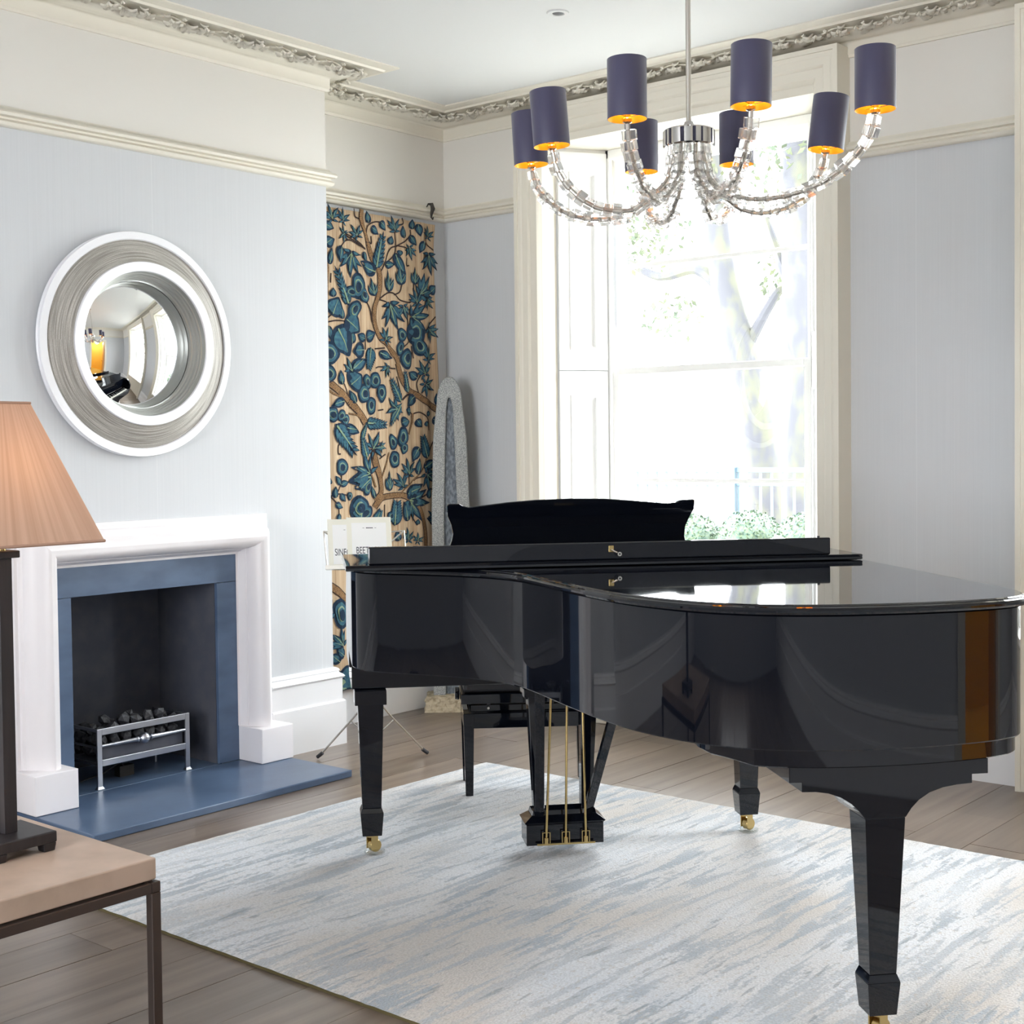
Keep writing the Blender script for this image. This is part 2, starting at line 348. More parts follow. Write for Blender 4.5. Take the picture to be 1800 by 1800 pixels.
def petal(mb, base, dirn, side, up, ln, wd, lift, curl):
    """one modelled leaf lobe: raised rib, cupped edges"""
    n = 4; vs = []
    for i in range(n + 1):
        t = i / n; ww = wd * sin(pi * min(1, t * 0.86 + 0.12)) ** 0.8 * (1 - 0.25 * t)
        if i == n: ww = 0.0008
        c = base + dirn * (ln * t) + up * (lift * sin(pi * t * 0.85) + curl * t * t)
        e = up * (-0.35 * lift)
        vs += [c - side * ww + e, c - side * ww * 0.45 + up * lift * 0.25, c - up * lift * 0.15, c + side * ww * 0.45 + up * lift * 0.25, c + side * ww + e]
    fs = [(i * 5 + k, i * 5 + k + 1, (i + 1) * 5 + k + 1, (i + 1) * 5 + k) for i in range(n) for k in range(4)]
    mb.add(vs, fs)
def ornament(mb, T, Nn, D, c0):
    # T along, Nn outwards in plan, D down; c0 band centre
    def P(s, q, h): return c0 + T * s + Nn * q + D * h
    def lobe(s, q, ang, ln, wd, lift=0.010, curl=0.006, h=0.0):
        ln *= 1.22; wd *= 1.35; lift *= 1.5; q *= 1.15
        d = T * cos(ang) + Nn * sin(ang); sd = T * -sin(ang) + Nn * cos(ang); petal(mb, P(s, q, h), d, sd, D, ln, wd, lift, curl)
    mb.tube([P(-0.15 + 0.3 * i / 14, 0.022 * sin(2 * pi * i / 14), 0.004 + 0.003 * cos(2 * pi * i / 7)) for i in range(15)], 0.0045, 6)
    for a in range(6): lobe(-0.055, 0.004, a * pi / 3 + 0.3, 0.034, 0.012, 0.012, 0.006, 0.006)
    mb.lathe([(0, 0.0), (0.008, 0.001), (0.007, 0.008), (0, 0.011)], 8, tuple(P(-0.055, 0.004, 0.012)), 'z')
    for a in (-0.9, -0.3, 0.3, 0.9, 1.5): lobe(0.015, -0.008, a - 0.35, 0.046, 0.012, 0.012, 0.008, 0.005)
    for a in (2.3, 2.9, 3.5, 4.1): lobe(0.105, 0.012, a, 0.040, 0.011, 0.012, 0.006, 0.006)
    for a in (-0.7, 0.1, 0.8): lobe(0.098, 0.0, a, 0.036, 0.011, 0.010, 0.008, 0.004)
    for s_, q_, a in ((-0.115, 0.02, 1.2), (-0.125, -0.02, -2.0), (0.06, 0.024, 0.9), (0.055, -0.026, -1.2), (-0.02, 0.028, 2.2)): lobe(s_, q_, a, 0.028, 0.009, 0.009, 0.004)
ORN = None
def leaf_unit(T, Nn, c0, parent, sc=1.0):
    global ORN
    if ORN is None:
        m = MB(); ornament(m, Vector((1, 0, 0)), Vector((0, -1, 0)), Vector((0, 0, -1)), Vector((0, 0, 0)))
        ORN = m.build('leaf_ornament', M_TRIM, parent, smooth='all'); o = ORN
    else:
        o = ORN.copy(); COL.objects.link(o)
    # local x -> T, local -y -> Nn
    o.location = c0; o.rotation_euler = (0, 0, atan2(T.y, T.x)); o.scale = (sc, 1, 1)
    return o
def run(p0, p1, Nn, i0=0.0, i1=0.0):
    p0 = Vector(p0); p1 = Vector(p1); T = (p1 - p0).normalized(); L = (p1 - p0).length - i0 - i1; n = max(1, round(L / 0.285)); st = L / n
    for k in range(n):
        c = p0 + T * (i0 + st * (k + 0.5)) + Vector(Nn) * 0.140
        o = leaf_unit(Vector((T.x, T.y, 0)), Vector((Nn[0], Nn[1], 0)), Vector((c.x, c.y, 3.180)), corn, st / 0.285)
run((BX, BY0), (BX, BY1), (1, 0), -0.13, -0.13)
run((BX, BY1), (0, BY1), (0, 1), 0.0, 0.1)
run((0, BY1), (0, 0), (1, 0), 0.14, 0.12)
run((0, 0), (4.6, 0), (0, -1), 0.14, 0)

# picture rail, in three lengths between the window casings
RP = [(-0.005, 2.644), (0.018, 2.644), (0.026, 2.650), (0.030, 2.660), (0.022, 2.668), (0.016, 2.672), (0.018, 2.680), (0.036, 2.684), (0.040, 2.694), (0.034, 2.704), (0.016, 2.712), (0.012, 2.722), (-0.005, 2.724)]
rail = tag(sweep([(0, YF), (0, BY0), (BX, BY0), (BX, BY1), (0, BY1), (0, 0), (0.604, 0)], RP).build('trim_2', M_TRIM, smooth=50), 'cream moulded picture rail around chimney breast and alcove', None, None, 'structure')
sweep([(2.428, 0), (3.194, 0)], RP).build('picture_rail', M_TRIM, rail, smooth=50)
sweep([(5.018, 0), (XR, 0), (XR, YF)], RP).build('picture_rail', M_TRIM, rail, smooth=50)
# skirting
SP = [(-0.005, 0), (0.042, 0), (0.042, 0.205), (0.036, 0.211), (0.030, 0.213), (0.030, 0.314), (0.036, 0.318), (0.040, 0.324), (0.032, 0.334), (0.022, 0.340), (0.018, 0.346), (0.022, 0.352), (0.018, 0.360), (0.008, 0.366), (-0.005, 0.366)]
tag(sweep([(BX, -1.57), (BX, BY1), (0, BY1), (0, 0), (0.604, 0)], SP).build('baseboard_left', M_SKIRT, smooth=40), 'tall white moulded skirting beside the fireplace and round the alcove', None, None, 'structure')
tag(sweep([(0, YF), (0, BY0), (BX, BY0), (BX, -2.87)], SP).build('baseboard_left.001', M_SKIRT, smooth=40), 'white skirting left of the fireplace', None, None, 'structure')
tag(sweep([(2.428, 0), (3.194, 0)], SP).build('baseboard_back', M_SKIRT, smooth=40), 'skirting on the pier between the windows', None, None, 'structure')
tag(sweep([(5.018, 0), (XR, 0), (XR, DY1 + 0.11)], SP).build('baseboard_right', M_SKIRT, smooth=40), 'skirting in the far right corner', None, None, 'structure')
tag(sweep([(XR, DY0 - 0.11), (XR, YF)], SP).build('baseboard_right.001', M_SKIRT, smooth=40), 'skirting right of the doorway', None, None, 'structure')

# ------------------------------------------------------------------ windows
def window(a, b, k):
    root = empty('window_%d' % k, ((a + b) / 2, 0, 0), 'tall white sash window with deep moulded casing and folded shutters' if k == 1 else 'second tall sash window at the right edge, mostly out of view', None, None, 0, 'structure')
    # casing profile: distance outwards from inner edge, projection into the room
    prof = [(0, 0), (0, 0.062), (0.008, 0.070), (0.014, 0.080), (0.020, 0.086), (0.058, 0.090), (0.062, 0.098), (0.068, 0.102), (0.100, 0.104), (0.112, 0.112), (0.120, 0.113), (0.121, 0.120), (0.142, 0.120), (0.142, 0)]
    zt = 2.988
    mbx = MB(); n = len(prof); rings = []
    for (cx, cz, dx, dz) in ((a, 0.0, -1, 0), (a, zt, -1, 1), (b, zt, 1, 1), (b, 0.0, 1, 0)):
        rings.append([(cx + dx * d, -p, cz + dz * d) for d, p in prof])
    vs = sum(rings, []); fs = [(i * n + j, i * n + (j + 1) % n, (i + 1) * n + (j + 1) % n, (i + 1) * n + j) for i in range(3) for j in range(n)]
    fs += [tuple(range(n)), tuple(range(3 * n, 4 * n))]
    mbx.add(vs, fs); mbx.build('architrave', M_TRIM, root, smooth=30)
    # linings of the splayed reveal: left and right, soffit
    def spl(side, t):   # t metres into the wall -> x
        return (a + 0.19 * t / 0.30) if side < 0 else (b - 0.19 * t / 0.30)
    h = MB()
    h.prism([(a, -0.062), (b, -0.062), (b, 0), (b - 0.19, 0.30), (a + 0.19, 0.30), (a, 0)], HEAD, HEAD + 0.045)
    h.build('soffit_lining', M_TRIM, root, bevel=0.002)
    for s in (-1, 1):
        g = MB(); x0 = a if s < 0 else b; X1 = spl(s, 0.030)
        g.prism([(x0, -0.062), (X1, 0.030), (X1 + s * 0.012, 0.030), (x0 + s * 0.012, -0.062)], 0.0, HEAD)
        g.build('reveal_lining', M_TRIM, root)
        # shutter leaves: upper and lower, along the splay from depth .04 to .262
        A = Vector((spl(s, 0.036), 0.036, 0)); B = Vector((spl(s, 0.262), 0.262, 0)); T = (B - A).normalized(); N = Vector((-s * T.y, s * T.x, 0)) if s > 0 else Vector((T.y, -T.x, 0))
        W = (B - A).length
        def leaf(z0, z1, panels, nm):
            def Pt(u, z, d): q = A + T * u + N * d; return (q.x, q.y, z)
            g = MB(); th = 0.018; rc = 0.007
            zs = [z0] + sum([[p0, p1] for p0, p1 in panels], []) + [z1]; st = 0.055
            def slab(u0, u1, za, zb, d0, d1): 
                vs = [Pt(u0, za, d0), Pt(u1, za, d0), Pt(u1, za, d1), Pt(u0, za, d1), Pt(u0, zb, d0), Pt(u1, zb, d0), Pt(u1, zb, d1), Pt(u0, zb, d1)]
                g.add(vs, [(0, 3, 2, 1), (4, 5, 6, 7), (0, 1, 5, 4), (1, 2, 6, 5), (2, 3, 7, 6), (3, 0, 4, 7)])
            slab(0, st, z0, z1, -0.01, th); slab(W - st, W, z0, z1, -0.01, th)
            for i in range(0, len(zs), 2): slab(st, W - st, zs[i], zs[i + 1], -0.01, th)
            lf = g.build(nm, M_SHUT, root)
            for p0, p1 in panels:
                g = MB(); slab2 = [(0.0, th), (0.006, th + 0.006), (0.014, th + 0.004), (0.018, rc + 0.003), (0.026, rc)]
                n2 = len(slab2); vs = []
                for (u, z, du, dz) in ((st, p0, 1, 1), (W - st, p0, -1, 1), (W - st, p1, -1, -1), (st, p1, 1, -1)):
                    vs += [Pt(u + du * q, z + dz * q, d) for q, d in slab2]
                fs = [(i * n2 + j, i * n2 + j + 1, ((i + 1) % 4) * n2 + j + 1, ((i + 1) % 4) * n2 + j) for i in range(4) for j in range(n2 - 1)]
                fs.append(tuple(i * n2 + n2 - 1 for i in range(4)))
                g.add(vs, fs); g.build('panel', M_SHUT, lf)
            return lf
        leaf(SILL + 0.01, 1.798, [(SILL + 0.12, 1.675)], 'shutter')
        lu = leaf(1.802, HEAD - 0.02, [(1.905, 2.83)], 'shutter')
        if s < 0:
            for zz in (1.86, 2.62): 
                q = B + N * 0.012
                MB().tube([(q.x, q.y, zz), (q.x, q.y, zz + 0.075)], 0.006, 8).build('hinge', M_SHUT, lu, True)
    # box frame: beads between shutter and sashes
    g = MB(); y0, y1 = 0.262, 0.36
    xa, xb = a + 0.166, b - 0.166
    g.box((xa, y0, SILL), (xa + 0.020, y1, HEAD)); g.box((xb - 0.020, y0, SILL), (xb, y1, HEAD)); g.box((xa, y0, 2.905), (xb, y1, HEAD))
    fi0, fi1 = xa + 0.020, xb - 0.020
    g.build('box_frame', M_SASH, root, bevel=0.003)
    g = MB()
    for (p, q) in ((fi0, fi0 + 0.014), (fi1 - 0.014, fi1)): g.box((p, y0 - 0.006, SILL), (q, y0 + 0.012, 2.905))
    g.build('staff_bead', M_SASH, root, bevel=0.003)
    # sashes
    def sash(nm, yf, z0, z1, rb, rt, bar):
        st = 0.036; xl, xr = fi0 + 0.012, fi1 - 0.012; yb = yf + 0.034
        g = MB(); g.box((xl, yf, z0), (xl + st, yb, z1)); g.box((xr - st, yf, z0), (xr, yb, z1)); g.box((xl + st, yf, z0), (xr - st, yb, z0 + rb)); g.box((xl + st, yf, z1 - rt), (xr - st, yb, z1))
        o = g.build(nm, M_SASH, root, bevel=0.004)
        MB().box((xl + st, yf + 0.006, bar - 0.011), (xr - st, yb - 0.006, bar + 0.011)).build('glazing_bar', M_SASH, o, bevel=0.004)
        for za, zb in ((z0 + rb, bar - 0.011), (bar + 0.011, z1 - rt)):
            MB().box((xl + st, yf + 0.016, za), (xr - st, yf + 0.019, zb)).build('pane', M_PANE, o)
    sash('lower_sash', 0.272, SILL + 0.01, 1.812, 0.075, 0.036, 1.226)
    sash('upper_sash', 0.312, 1.776, 2.90, 0.036, 0.05, 2.342)
    MB().box((a + 0.02, -0.075, SILL - 0.03), (b - 0.02, 0.38, SILL + 0.008)).build('window_sill', M_SASH, root, bevel=0.008)
    g = MB(); g.box((a, -0.03, 0), (b, 0, SILL - 0.03)); g.box((a + 0.12, -0.045, 0.14), (b - 0.12, -0.03, SILL - 0.14)); g.build('apron_panel', M_TRIM, root, bevel=0.006)
    return root
for a, b, k in WIN: window(a, b, k)

# recessed spotlight in the ceiling
SPX, SPY = 1.641, -1.061
sp = empty('recessed_spotlight', (SPX, SPY, CEIL), 'small round white recessed ceiling spotlight with dark centre', 'light')
MB().lathe([(0.024, -0.004), (0.028, -0.007), (0.044, -0.006), (0.047, 0.0), (0.024, 0.0)], 32, (SPX, SPY, CEIL), closed=True).build('trim_ring', M_CEIL, sp, True)
MB().lathe([(0, -0.001), (0.0235, -0.001), (0.0235, -0.004), (0.018, -0.006), (0, -0.006)], 24, (SPX, SPY, CEIL)).build('dark_aperture', mat('dark_lamp_aperture', srgb(36, 38, 42), 0.4), sp, True)

# ------------------------------------------------------------------ fireplace
CY = (FY0 + FY1) / 2
fs_ = empty('fireplace_surround', (BX, CY, 0), 'white limestone bolection fireplace surround on square plinths', 'fireplace')
IY0, IY1, IZ = -2.650, -1.752, 0.946      # inner edge of stone at the slate
prof = [(0.0, 0.018), (0.010, 0.020), (0.012, 0.034), (0.020, 0.046), (0.024, 0.060), (0.026, 0.060), (0.028, 0.078), (0.036, 0.104), (0.048, 0.126), (0.064, 0.140), (0.080, 0.144), (0.094, 0.138), (0.106, 0.122), (0.116, 0.098), (0.128, 0.080), (0.142, 0.068), (0.146, 0.060), (0.148, 0.048), (0.158, 0.040), (0.160, 0.030), (0.172, 0.028), (0.172, -0.001), (0, -0.001)]
m = MB(); n = len(prof); vs = []
for (cy, cz, dy, dz) in ((IY0, 0.183, -1, 0), (IY0, IZ, -1, 1), (IY1, IZ, 1, 1), (IY1, 0.183, 1, 0)):
    vs += [(BX + p, cy + dy * d, cz + dz * d) for d, p in prof]
fs = [(i * n + j, i * n + (j + 1) % n, (i + 1) * n + (j + 1) % n, (i + 1) * n + j) for i in range(3) for j in range(n)] + [tuple(range(n)), tuple(range(3 * n, 4 * n))]
m.add(vs, fs); m.build('bolection_moulding', M_MARBLE, fs_, smooth=30)
for y0, y1 in ((IY0 - 0.190, IY0 - 0.005), (IY1 + 0.005 - 0.002, IY1 + 0.180)):
    MB().box((BX, y0, 0.031), (0.500, y1, 0.183)).build('plinth_block', M_MARBLE, fs_, bevel=0.003)
sl = empty('slate_slips', (BX, CY, 0), 'blue-grey slate slips framing the fire opening', 'fireplace')
g = MB().box((BX + 0.0005, FY1, 0.031), (BX + 0.018, IY1 + 0.004, FZ)); g.build('slate_slip', M_SLATE, sl, bevel=0.0015)
g = MB().box((BX + 0.0005, IY0 - 0.004, 0.031), (BX + 0.018, FY0, FZ)); g.build('slate_slip', M_SLATE, sl, bevel=0.0015)
g = MB().box((BX + 0.0005, IY0 - 0.004, FZ + 0.0015), (BX + 0.018, IY1 + 0.004, IZ + 0.004)); g.build('slate_slip', M_SLATE, sl, bevel=0.0015)
hs = empty('hearth_slab', (0.6, CY, 0), 'polished blue-grey slate hearth slab laid on the oak floor', 'hearth')
MB().box((BX + 0.016, IY0 - 0.19, 0.0), (0.885, -1.578, 0.030)).build('front_slab', M_SLATE, hs, bevel=0.004)
MB().box((-0.1, FY0 - 0.015, 0.0), (BX + 0.0145, FY1 + 0.015, 0.030)).build('back_slab', M_SLATE, hs, bevel=0.0015)
g = MB(); e = 0.004
g.box((-0.12, FY0 - 0.03, 0.03), (-0.09, FY1 + 0.03, 0.852)); g.box((-0.1, FY0 - 0.016, 0.03), (BX - 0.001, FY0, 0.852)); g.box((-0.1, FY1, 0.03), (BX - 0.001, FY1 + 0.016, 0.852));
tag(g.build('firebox_lining', M_SOOT), 'sooty black lining of the open firebox', 'fireplace')
# grate
gx, ga, gb = 0.318, -2.452, -1.997
gr = empty('fire_grate', (0.2, CY, 0.03), 'low steel fire grate with turned front bar and ball', 'grate')
def bar(a, b): return MB().box(a, b)
for y in (ga, gb - 0.022):
    g = MB().box((gx - 0.010, y, 0.036), (gx, y + 0.022, 0.276)); g.taper(gx - 0.005, y + 0.011, 0.0305, (0.012, 0.017), 0.042, (0.006, 0.011)); g.build('post', M_STEEL, gr, bevel=0.0015)
bar((gx - 0.010, ga + 0.022, 0.250), (gx, gb - 0.022, 0.276)).build('top_rail', M_STEEL, gr, bevel=0.0015)
bar((gx - 0.010, ga + 0.022, 0.122), (gx, gb - 0.022, 0.148)).build('bottom_rail', M_STEEL, gr, bevel=0.0015)
g = MB(); L = gb - ga - 0.044; y0 = ga + 0.022
pr = [(0.006, 0), (0.0065, 0.02), (0.010, L * 0.40), (0.011, L * 0.41), (0.013, L * 0.415), (0.013, L * 0.425), (0.006, L * 0.43), (0.006, L * 0.445), (0.014, L * 0.452), (0.0225, L * 0.475), (0.0245, L * 0.5), (0.0225, L * 0.525), (0.014, L * 0.548), (0.006, L * 0.555), (0.006, L * 0.57), (0.013, L * 0.575), (0.013, L * 0.585), (0.011, L * 0.59), (0.010, L * 0.6), (0.0065, L - 0.02), (0.006, L)]
g.lathe(pr, 20, (gx - 0.005, y0, 0.205), 'y'); g.build('turned_bar', M_STEEL, gr, True)
for y in (ga + 0.004, gb - 0.012):
    g = MB(); g.box((gx - 0.25, y, 0.262), (gx - 0.010, y + 0.008, 0.274)); g.box((gx - 0.25, y, 0.195), (gx - 0.010, y + 0.006, 0.203)); g.box((gx - 0.25, y, 0.128), (gx - 0.010, y + 0.006, 0.136)); g.box((gx - 0.25, y, 0.031), (gx - 0.238, y + 0.009, 0.273))
    g.build('side_rail', M_STEEL, gr)
g = MB(); g.box((gx - 0.25, ga + 0.01, 0.120), (gx - 0.02, gb - 0.01, 0.136)); g.box((gx - 0.03, ga + 0.024, 0.136), (gx - 0.02, gb - 0.024, 0.20)); g.build('coal_tray', M_SOOT, gr)
g = MB(); g.box((0.16, -2.27, 0.03), (0.20, -2.20, 0.075)); g.tube([(0.19, -2.24, 0.07), (0.22, -2.28, 0.10), (0.20, -2.36, 0.06), (0.17, -2.44, 0.04)], 0.003, 6); g.build('gas_tap', M_IRON, gr)
random.seed(11)
def lump(sz):
    bm = bmesh.new(); bmesh.ops.create_icosphere(bm, subdivisions=1, radius=sz)
    for v in bm.verts:
        v.co *= random.uniform(0.75, 1.15); v.co.x *= 1.1; v.co.z *= 0.8
    me = bpy.data.meshes.new('coal'); bm.to_mesh(me); bm.free(); me.materials.append(M_COAL); return me
lumps = [lump(0.030) for _ in range(5)]
ci = 0
for zc, rows in ((0.166, 4), (0.212, 4), (0.252, 3), (0.285, 2)):
    for i in range(7 if zc < 0.28 else 5):
        for j in range(rows):
            if zc > 0.24 and random.random() < 0.25: continue
            o = bpy.data.objects.new('coal', lumps[ci % 5]); COL.objects.link(o); ci += 1
            o.location = (gx - 0.055 - j * 0.052 - random.uniform(0, 0.006), ga + 0.055 + i * 0.058 + random.uniform(-0.004, 0.004) + (0.05 if zc > 0.28 else 0), zc + random.uniform(-0.004, 0.006))
            o.rotation_euler = (random.uniform(0, 6), random.uniform(0, 6), random.uniform(0, 6))
            tag(o, 'lump of dark coal heaped in the steel fire grate', 'coal', 'coals heaped in the fire grate')

# ------------------------------------------------------------------ round convex mirror
MC = (BX, -2.236, 1.845)
M_DISH = mat('combed_silver_grey_frame', srgb(168, 164, 156), 0.42, metal=0.25)
nt = M_DISH.node_tree; nn = nt.nodes; ll = nt.links; bb = nn['Principled BSDF']
tc = nn.new('ShaderNodeTexCoord'); sx = nn.new('ShaderNodeSeparateXYZ'); ll.new(tc.outputs['Object'], sx.inputs[0])
pw = nn.new('ShaderNodeVectorMath'); pw.operation = 'MULTIPLY'; pw.inputs[1].default_value = (0, 1, 1); ll.new(tc.outputs['Object'], pw.inputs[0])
le = nn.new('ShaderNodeVectorMath'); le.operation = 'LENGTH'; ll.new(pw.outputs[0], le.inputs[0])
at = nn.new('ShaderNodeMath'); at.operation = 'ARCTAN2'; ll.new(sx.outputs['Z'], at.inputs[0]); ll.new(sx.outputs['Y'], at.inputs[1])
cb = nn.new('ShaderNodeCombineXYZ'); ll.new(le.outputs['Value'], cb.inputs[0]); ll.new(at.outputs[0], cb.inputs[1])
mp = nn.new('ShaderNodeMapping'); mp.inputs['Scale'].default_value = (230, 1.6, 1); ll.new(cb.outputs[0], mp.inputs[0])
t1 = nn.new('ShaderNodeTexNoise'); t1.inputs['Scale'].default_value = 1; t1.inputs['Detail'].default_value = 4; ll.new(mp.outputs[0], t1.inputs['Vector'])
t2 = nn.new('ShaderNodeTexNoise'); t2.inputs['Scale'].default_value = 420; t2.inputs['Detail'].default_value = 2; ll.new(tc.outputs['Object'], t2.inputs['Vector'])
r1 = nn.new('ShaderNodeMapRange'); r1.inputs[1].default_value = 0.36; r1.inputs[2].default_value = 0.66; ll.new(t1.outputs['Fac'], r1.inputs[0])
r2 = nn.new('ShaderNodeMapRange'); r2.inputs[1].default_value = 0.4; r2.inputs[2].default_value = 0.62; r2.inputs[3].default_value = 0.6; r2.inputs[4].default_value = 1.1; ll.new(t2.outputs['Fac'], r2.inputs[0])
mu = nn.new('ShaderNodeMath'); mu.operation = 'MULTIPLY'; ll.new(r1.outputs[0], mu.inputs[0]); ll.new(r2.outputs[0], mu.inputs[1])
mx = nn.new('ShaderNodeMix'); mx.data_type = 'RGBA'; mx.inputs[6].default_value = srgb(142, 137, 130); mx.inputs[7].default_value = srgb(206, 203, 196); ll.new(mu.outputs[0], mx.inputs[0]); ll.new(mx.outputs[2], bb.inputs['Base Color'])
M_RIM = mat('white_silver_leaf', srgb(236, 236, 240), 0.3, metal=0.15)
M_DARKS = mat('tarnished_silver_groove', srgb(168, 170, 166), 0.35, metal=0.4)
M_MIRROR = mat('mirror_silvering', (0.93, 0.94, 0.93, 1), 0.0, metal=1.0)
mr = empty('round_mirror', MC, 'round convex mirror in a wide silvered and combed grey frame', 'mirror')
MB().lathe([(0.434, 0.0), (0.455, 0.002), (0.463, 0.010), (0.463, 0.014), (0.458, 0.018), (0.461, 0.024), (0.463, 0.034), (0.461, 0.038), (0.432, 0.040), (0.428, 0.036), (0.428, 0.0)], 128, MC, 'x').build('outer_rim', M_RIM, mr, smooth=40)
MB().lathe([(0.428, 0.030), (0.424, 0.030), (0.418, 0.034), (0.38, 0.052), (0.345, 0.070), (0.336, 0.074), (0.332, 0.070)], 128, MC, 'x').build('combed_dish', M_DISH, mr, smooth=60)
MB().lathe([(0.335, 0.066), (0.335, 0.084), (0.332, 0.087), (0.298, 0.087), (0.295, 0.084), (0.295, 0.070)], 128, MC, 'x').build('inner_ring', M_RIM, mr, smooth=40)
MB().lathe([(0.296, 0.084), (0.292, 0.060), (0.286, 0.058), (0.285, 0.050), (0.279, 0.047), (0.278, 0.034), (0.272, 0.031), (0.270, 0.022), (0.264, 0.020), (0.262, 0.006)], 128, MC, 'x').build('stepped_reveal', M_DARKS, mr, smooth=30)
RM = 0.262; Rc = 0.80
pts = [(RM * i / 24, sqrt(Rc * Rc - (RM * i / 24) ** 2) - sqrt(Rc * Rc - RM * RM) + 0.004) for i in range(24, 0, -1)] + [(0.0005, Rc - sqrt(Rc * Rc - RM * RM) + 0.004)]
MB().lathe(pts, 128, MC, 'x').build('convex_glass', M_MIRROR, mr, smooth='all')

# ------------------------------------------------------------------ tapestry
TPX = 0.075
M_CLOTH = mat('tan_linen_ground', srgb(192, 170, 142), 0.9, spec=0.15, noise=((60, 110, 2.2), srgb(164, 134, 106), 5, 0.42, 0.72), bump=((300, 300, 20), 0.25, 0.002))
def wav(y, z): return 0.004 * sin(y * 41 + 0.6 * sin(z * 2)) + 0.003 * sin(y * 83 + z * 1.3) + 0.002 * sin(z * 5 + y * 7)
tp = empty('tapestry', (TPX, -0.62, 2.62), 'tall linen hanging worked with blue leaves on curling brown branches', 'tapestry')
ys = [-1.125 + i * (1.125 - 0.140) / 120 for i in range(121)]; zs = [0.185 + i * 0.0495 for i in range(50)]
def edge(y, z):   # slightly wavering right edge
    k = max(0, (y + 0.35) / 0.21); return y - k * (0.012 * (1 if z < 2.5 else max(0, (2.61 - z) / 0.11)) + 0.010 * sin(z * 3.1) - (0.012 if z < 1.9 else 0) * min(1, (1.9 - z) if z < 1.9 else 0))
vs = []; 
for z in zs:
    for y in ys: vs.append((TPX + wav(y, z), edge(y, z), z))
n = len(ys); fs = [(j * n + i, j * n + i + 1, (j + 1) * n + i + 1, (j + 1) * n + i) for j in range(len(zs) - 1) for i in range(n - 1)]
o = MB().add(vs, fs).build('linen_ground', M_CLOTH, tp, smooth='all'); s_ = o.modifiers.new('s', 'SOLIDIFY'); s_.thickness = 0.004; s_.offset = -1
M_TNAVY = mat('navy_wool', srgb(40, 54, 72), 0.95, spec=0.1, bump=((500, 500, 500), 0.4, 0.001))
M_TBLUE = mat('blue_wool', srgb(56, 88, 108), 0.95, spec=0.1, noise=((40, 60, 60), srgb(68, 106, 116), 3, 0.4, 0.65))
M_TLITE = mat('sage_wool', srgb(122, 148, 134), 0.95, spec=0.1, noise=((60, 60, 60), srgb(140, 154, 112), 3, 0.4, 0.65))
M_TBROWN = mat('brown_wool', srgb(146, 116, 84), 0.95, spec=0.1, noise=((260, 260, 260), srgb(98, 74, 56), 2, 0.46, 0.58))
M_TSTEM = mat('dark_stem_wool', srgb(62, 52, 50), 0.95, spec=0.1)
def flat(mb, poly, h, mi):      # polygon (y,z) fanned from its centroid at height h above the cloth
    cy = sum(p[0] for p in poly) / len(poly); cz = sum(p[1] for p in poly) / len(poly)
    vs = [(TPX + wav(cy, cz) + h, cy, cz)] + [(TPX + wav(p[0], p[1]) + h, p[0], p[1]) for p in poly]
    k = len(poly); mb.add(vs, [(0, 1 + i, 1 + (i + 1) % k) for i in range(k)], mi)
def ribbon(mb, pts, wds, h, mi):
    P = [Vector(p) for p in pts]; vs = []
    for i in range(len(P)):
        d = (P[min(i + 1, len(P) - 1)] - P[max(i - 1, 0)]).normalized(); nn_ = Vector((-d.y, d.x)) * wds[i] / 2
        for q in (P[i] - nn_, P[i] + nn_): vs.append((TPX + wav(q.x, q.y) + h, q.x, q.y))
    mb.add(vs, [(2 * i, 2 * i + 1, 2 * i + 3, 2 * i + 2) for i in range(len(P) - 1)], mi)
def scale_poly(p, s):
    cy = sum(a for a, b in p) / len(p); cz = sum(b for a, b in p) / len(p); return [(cy + (a - cy) * s, cz + (b - cz) * s) for a, b in p]
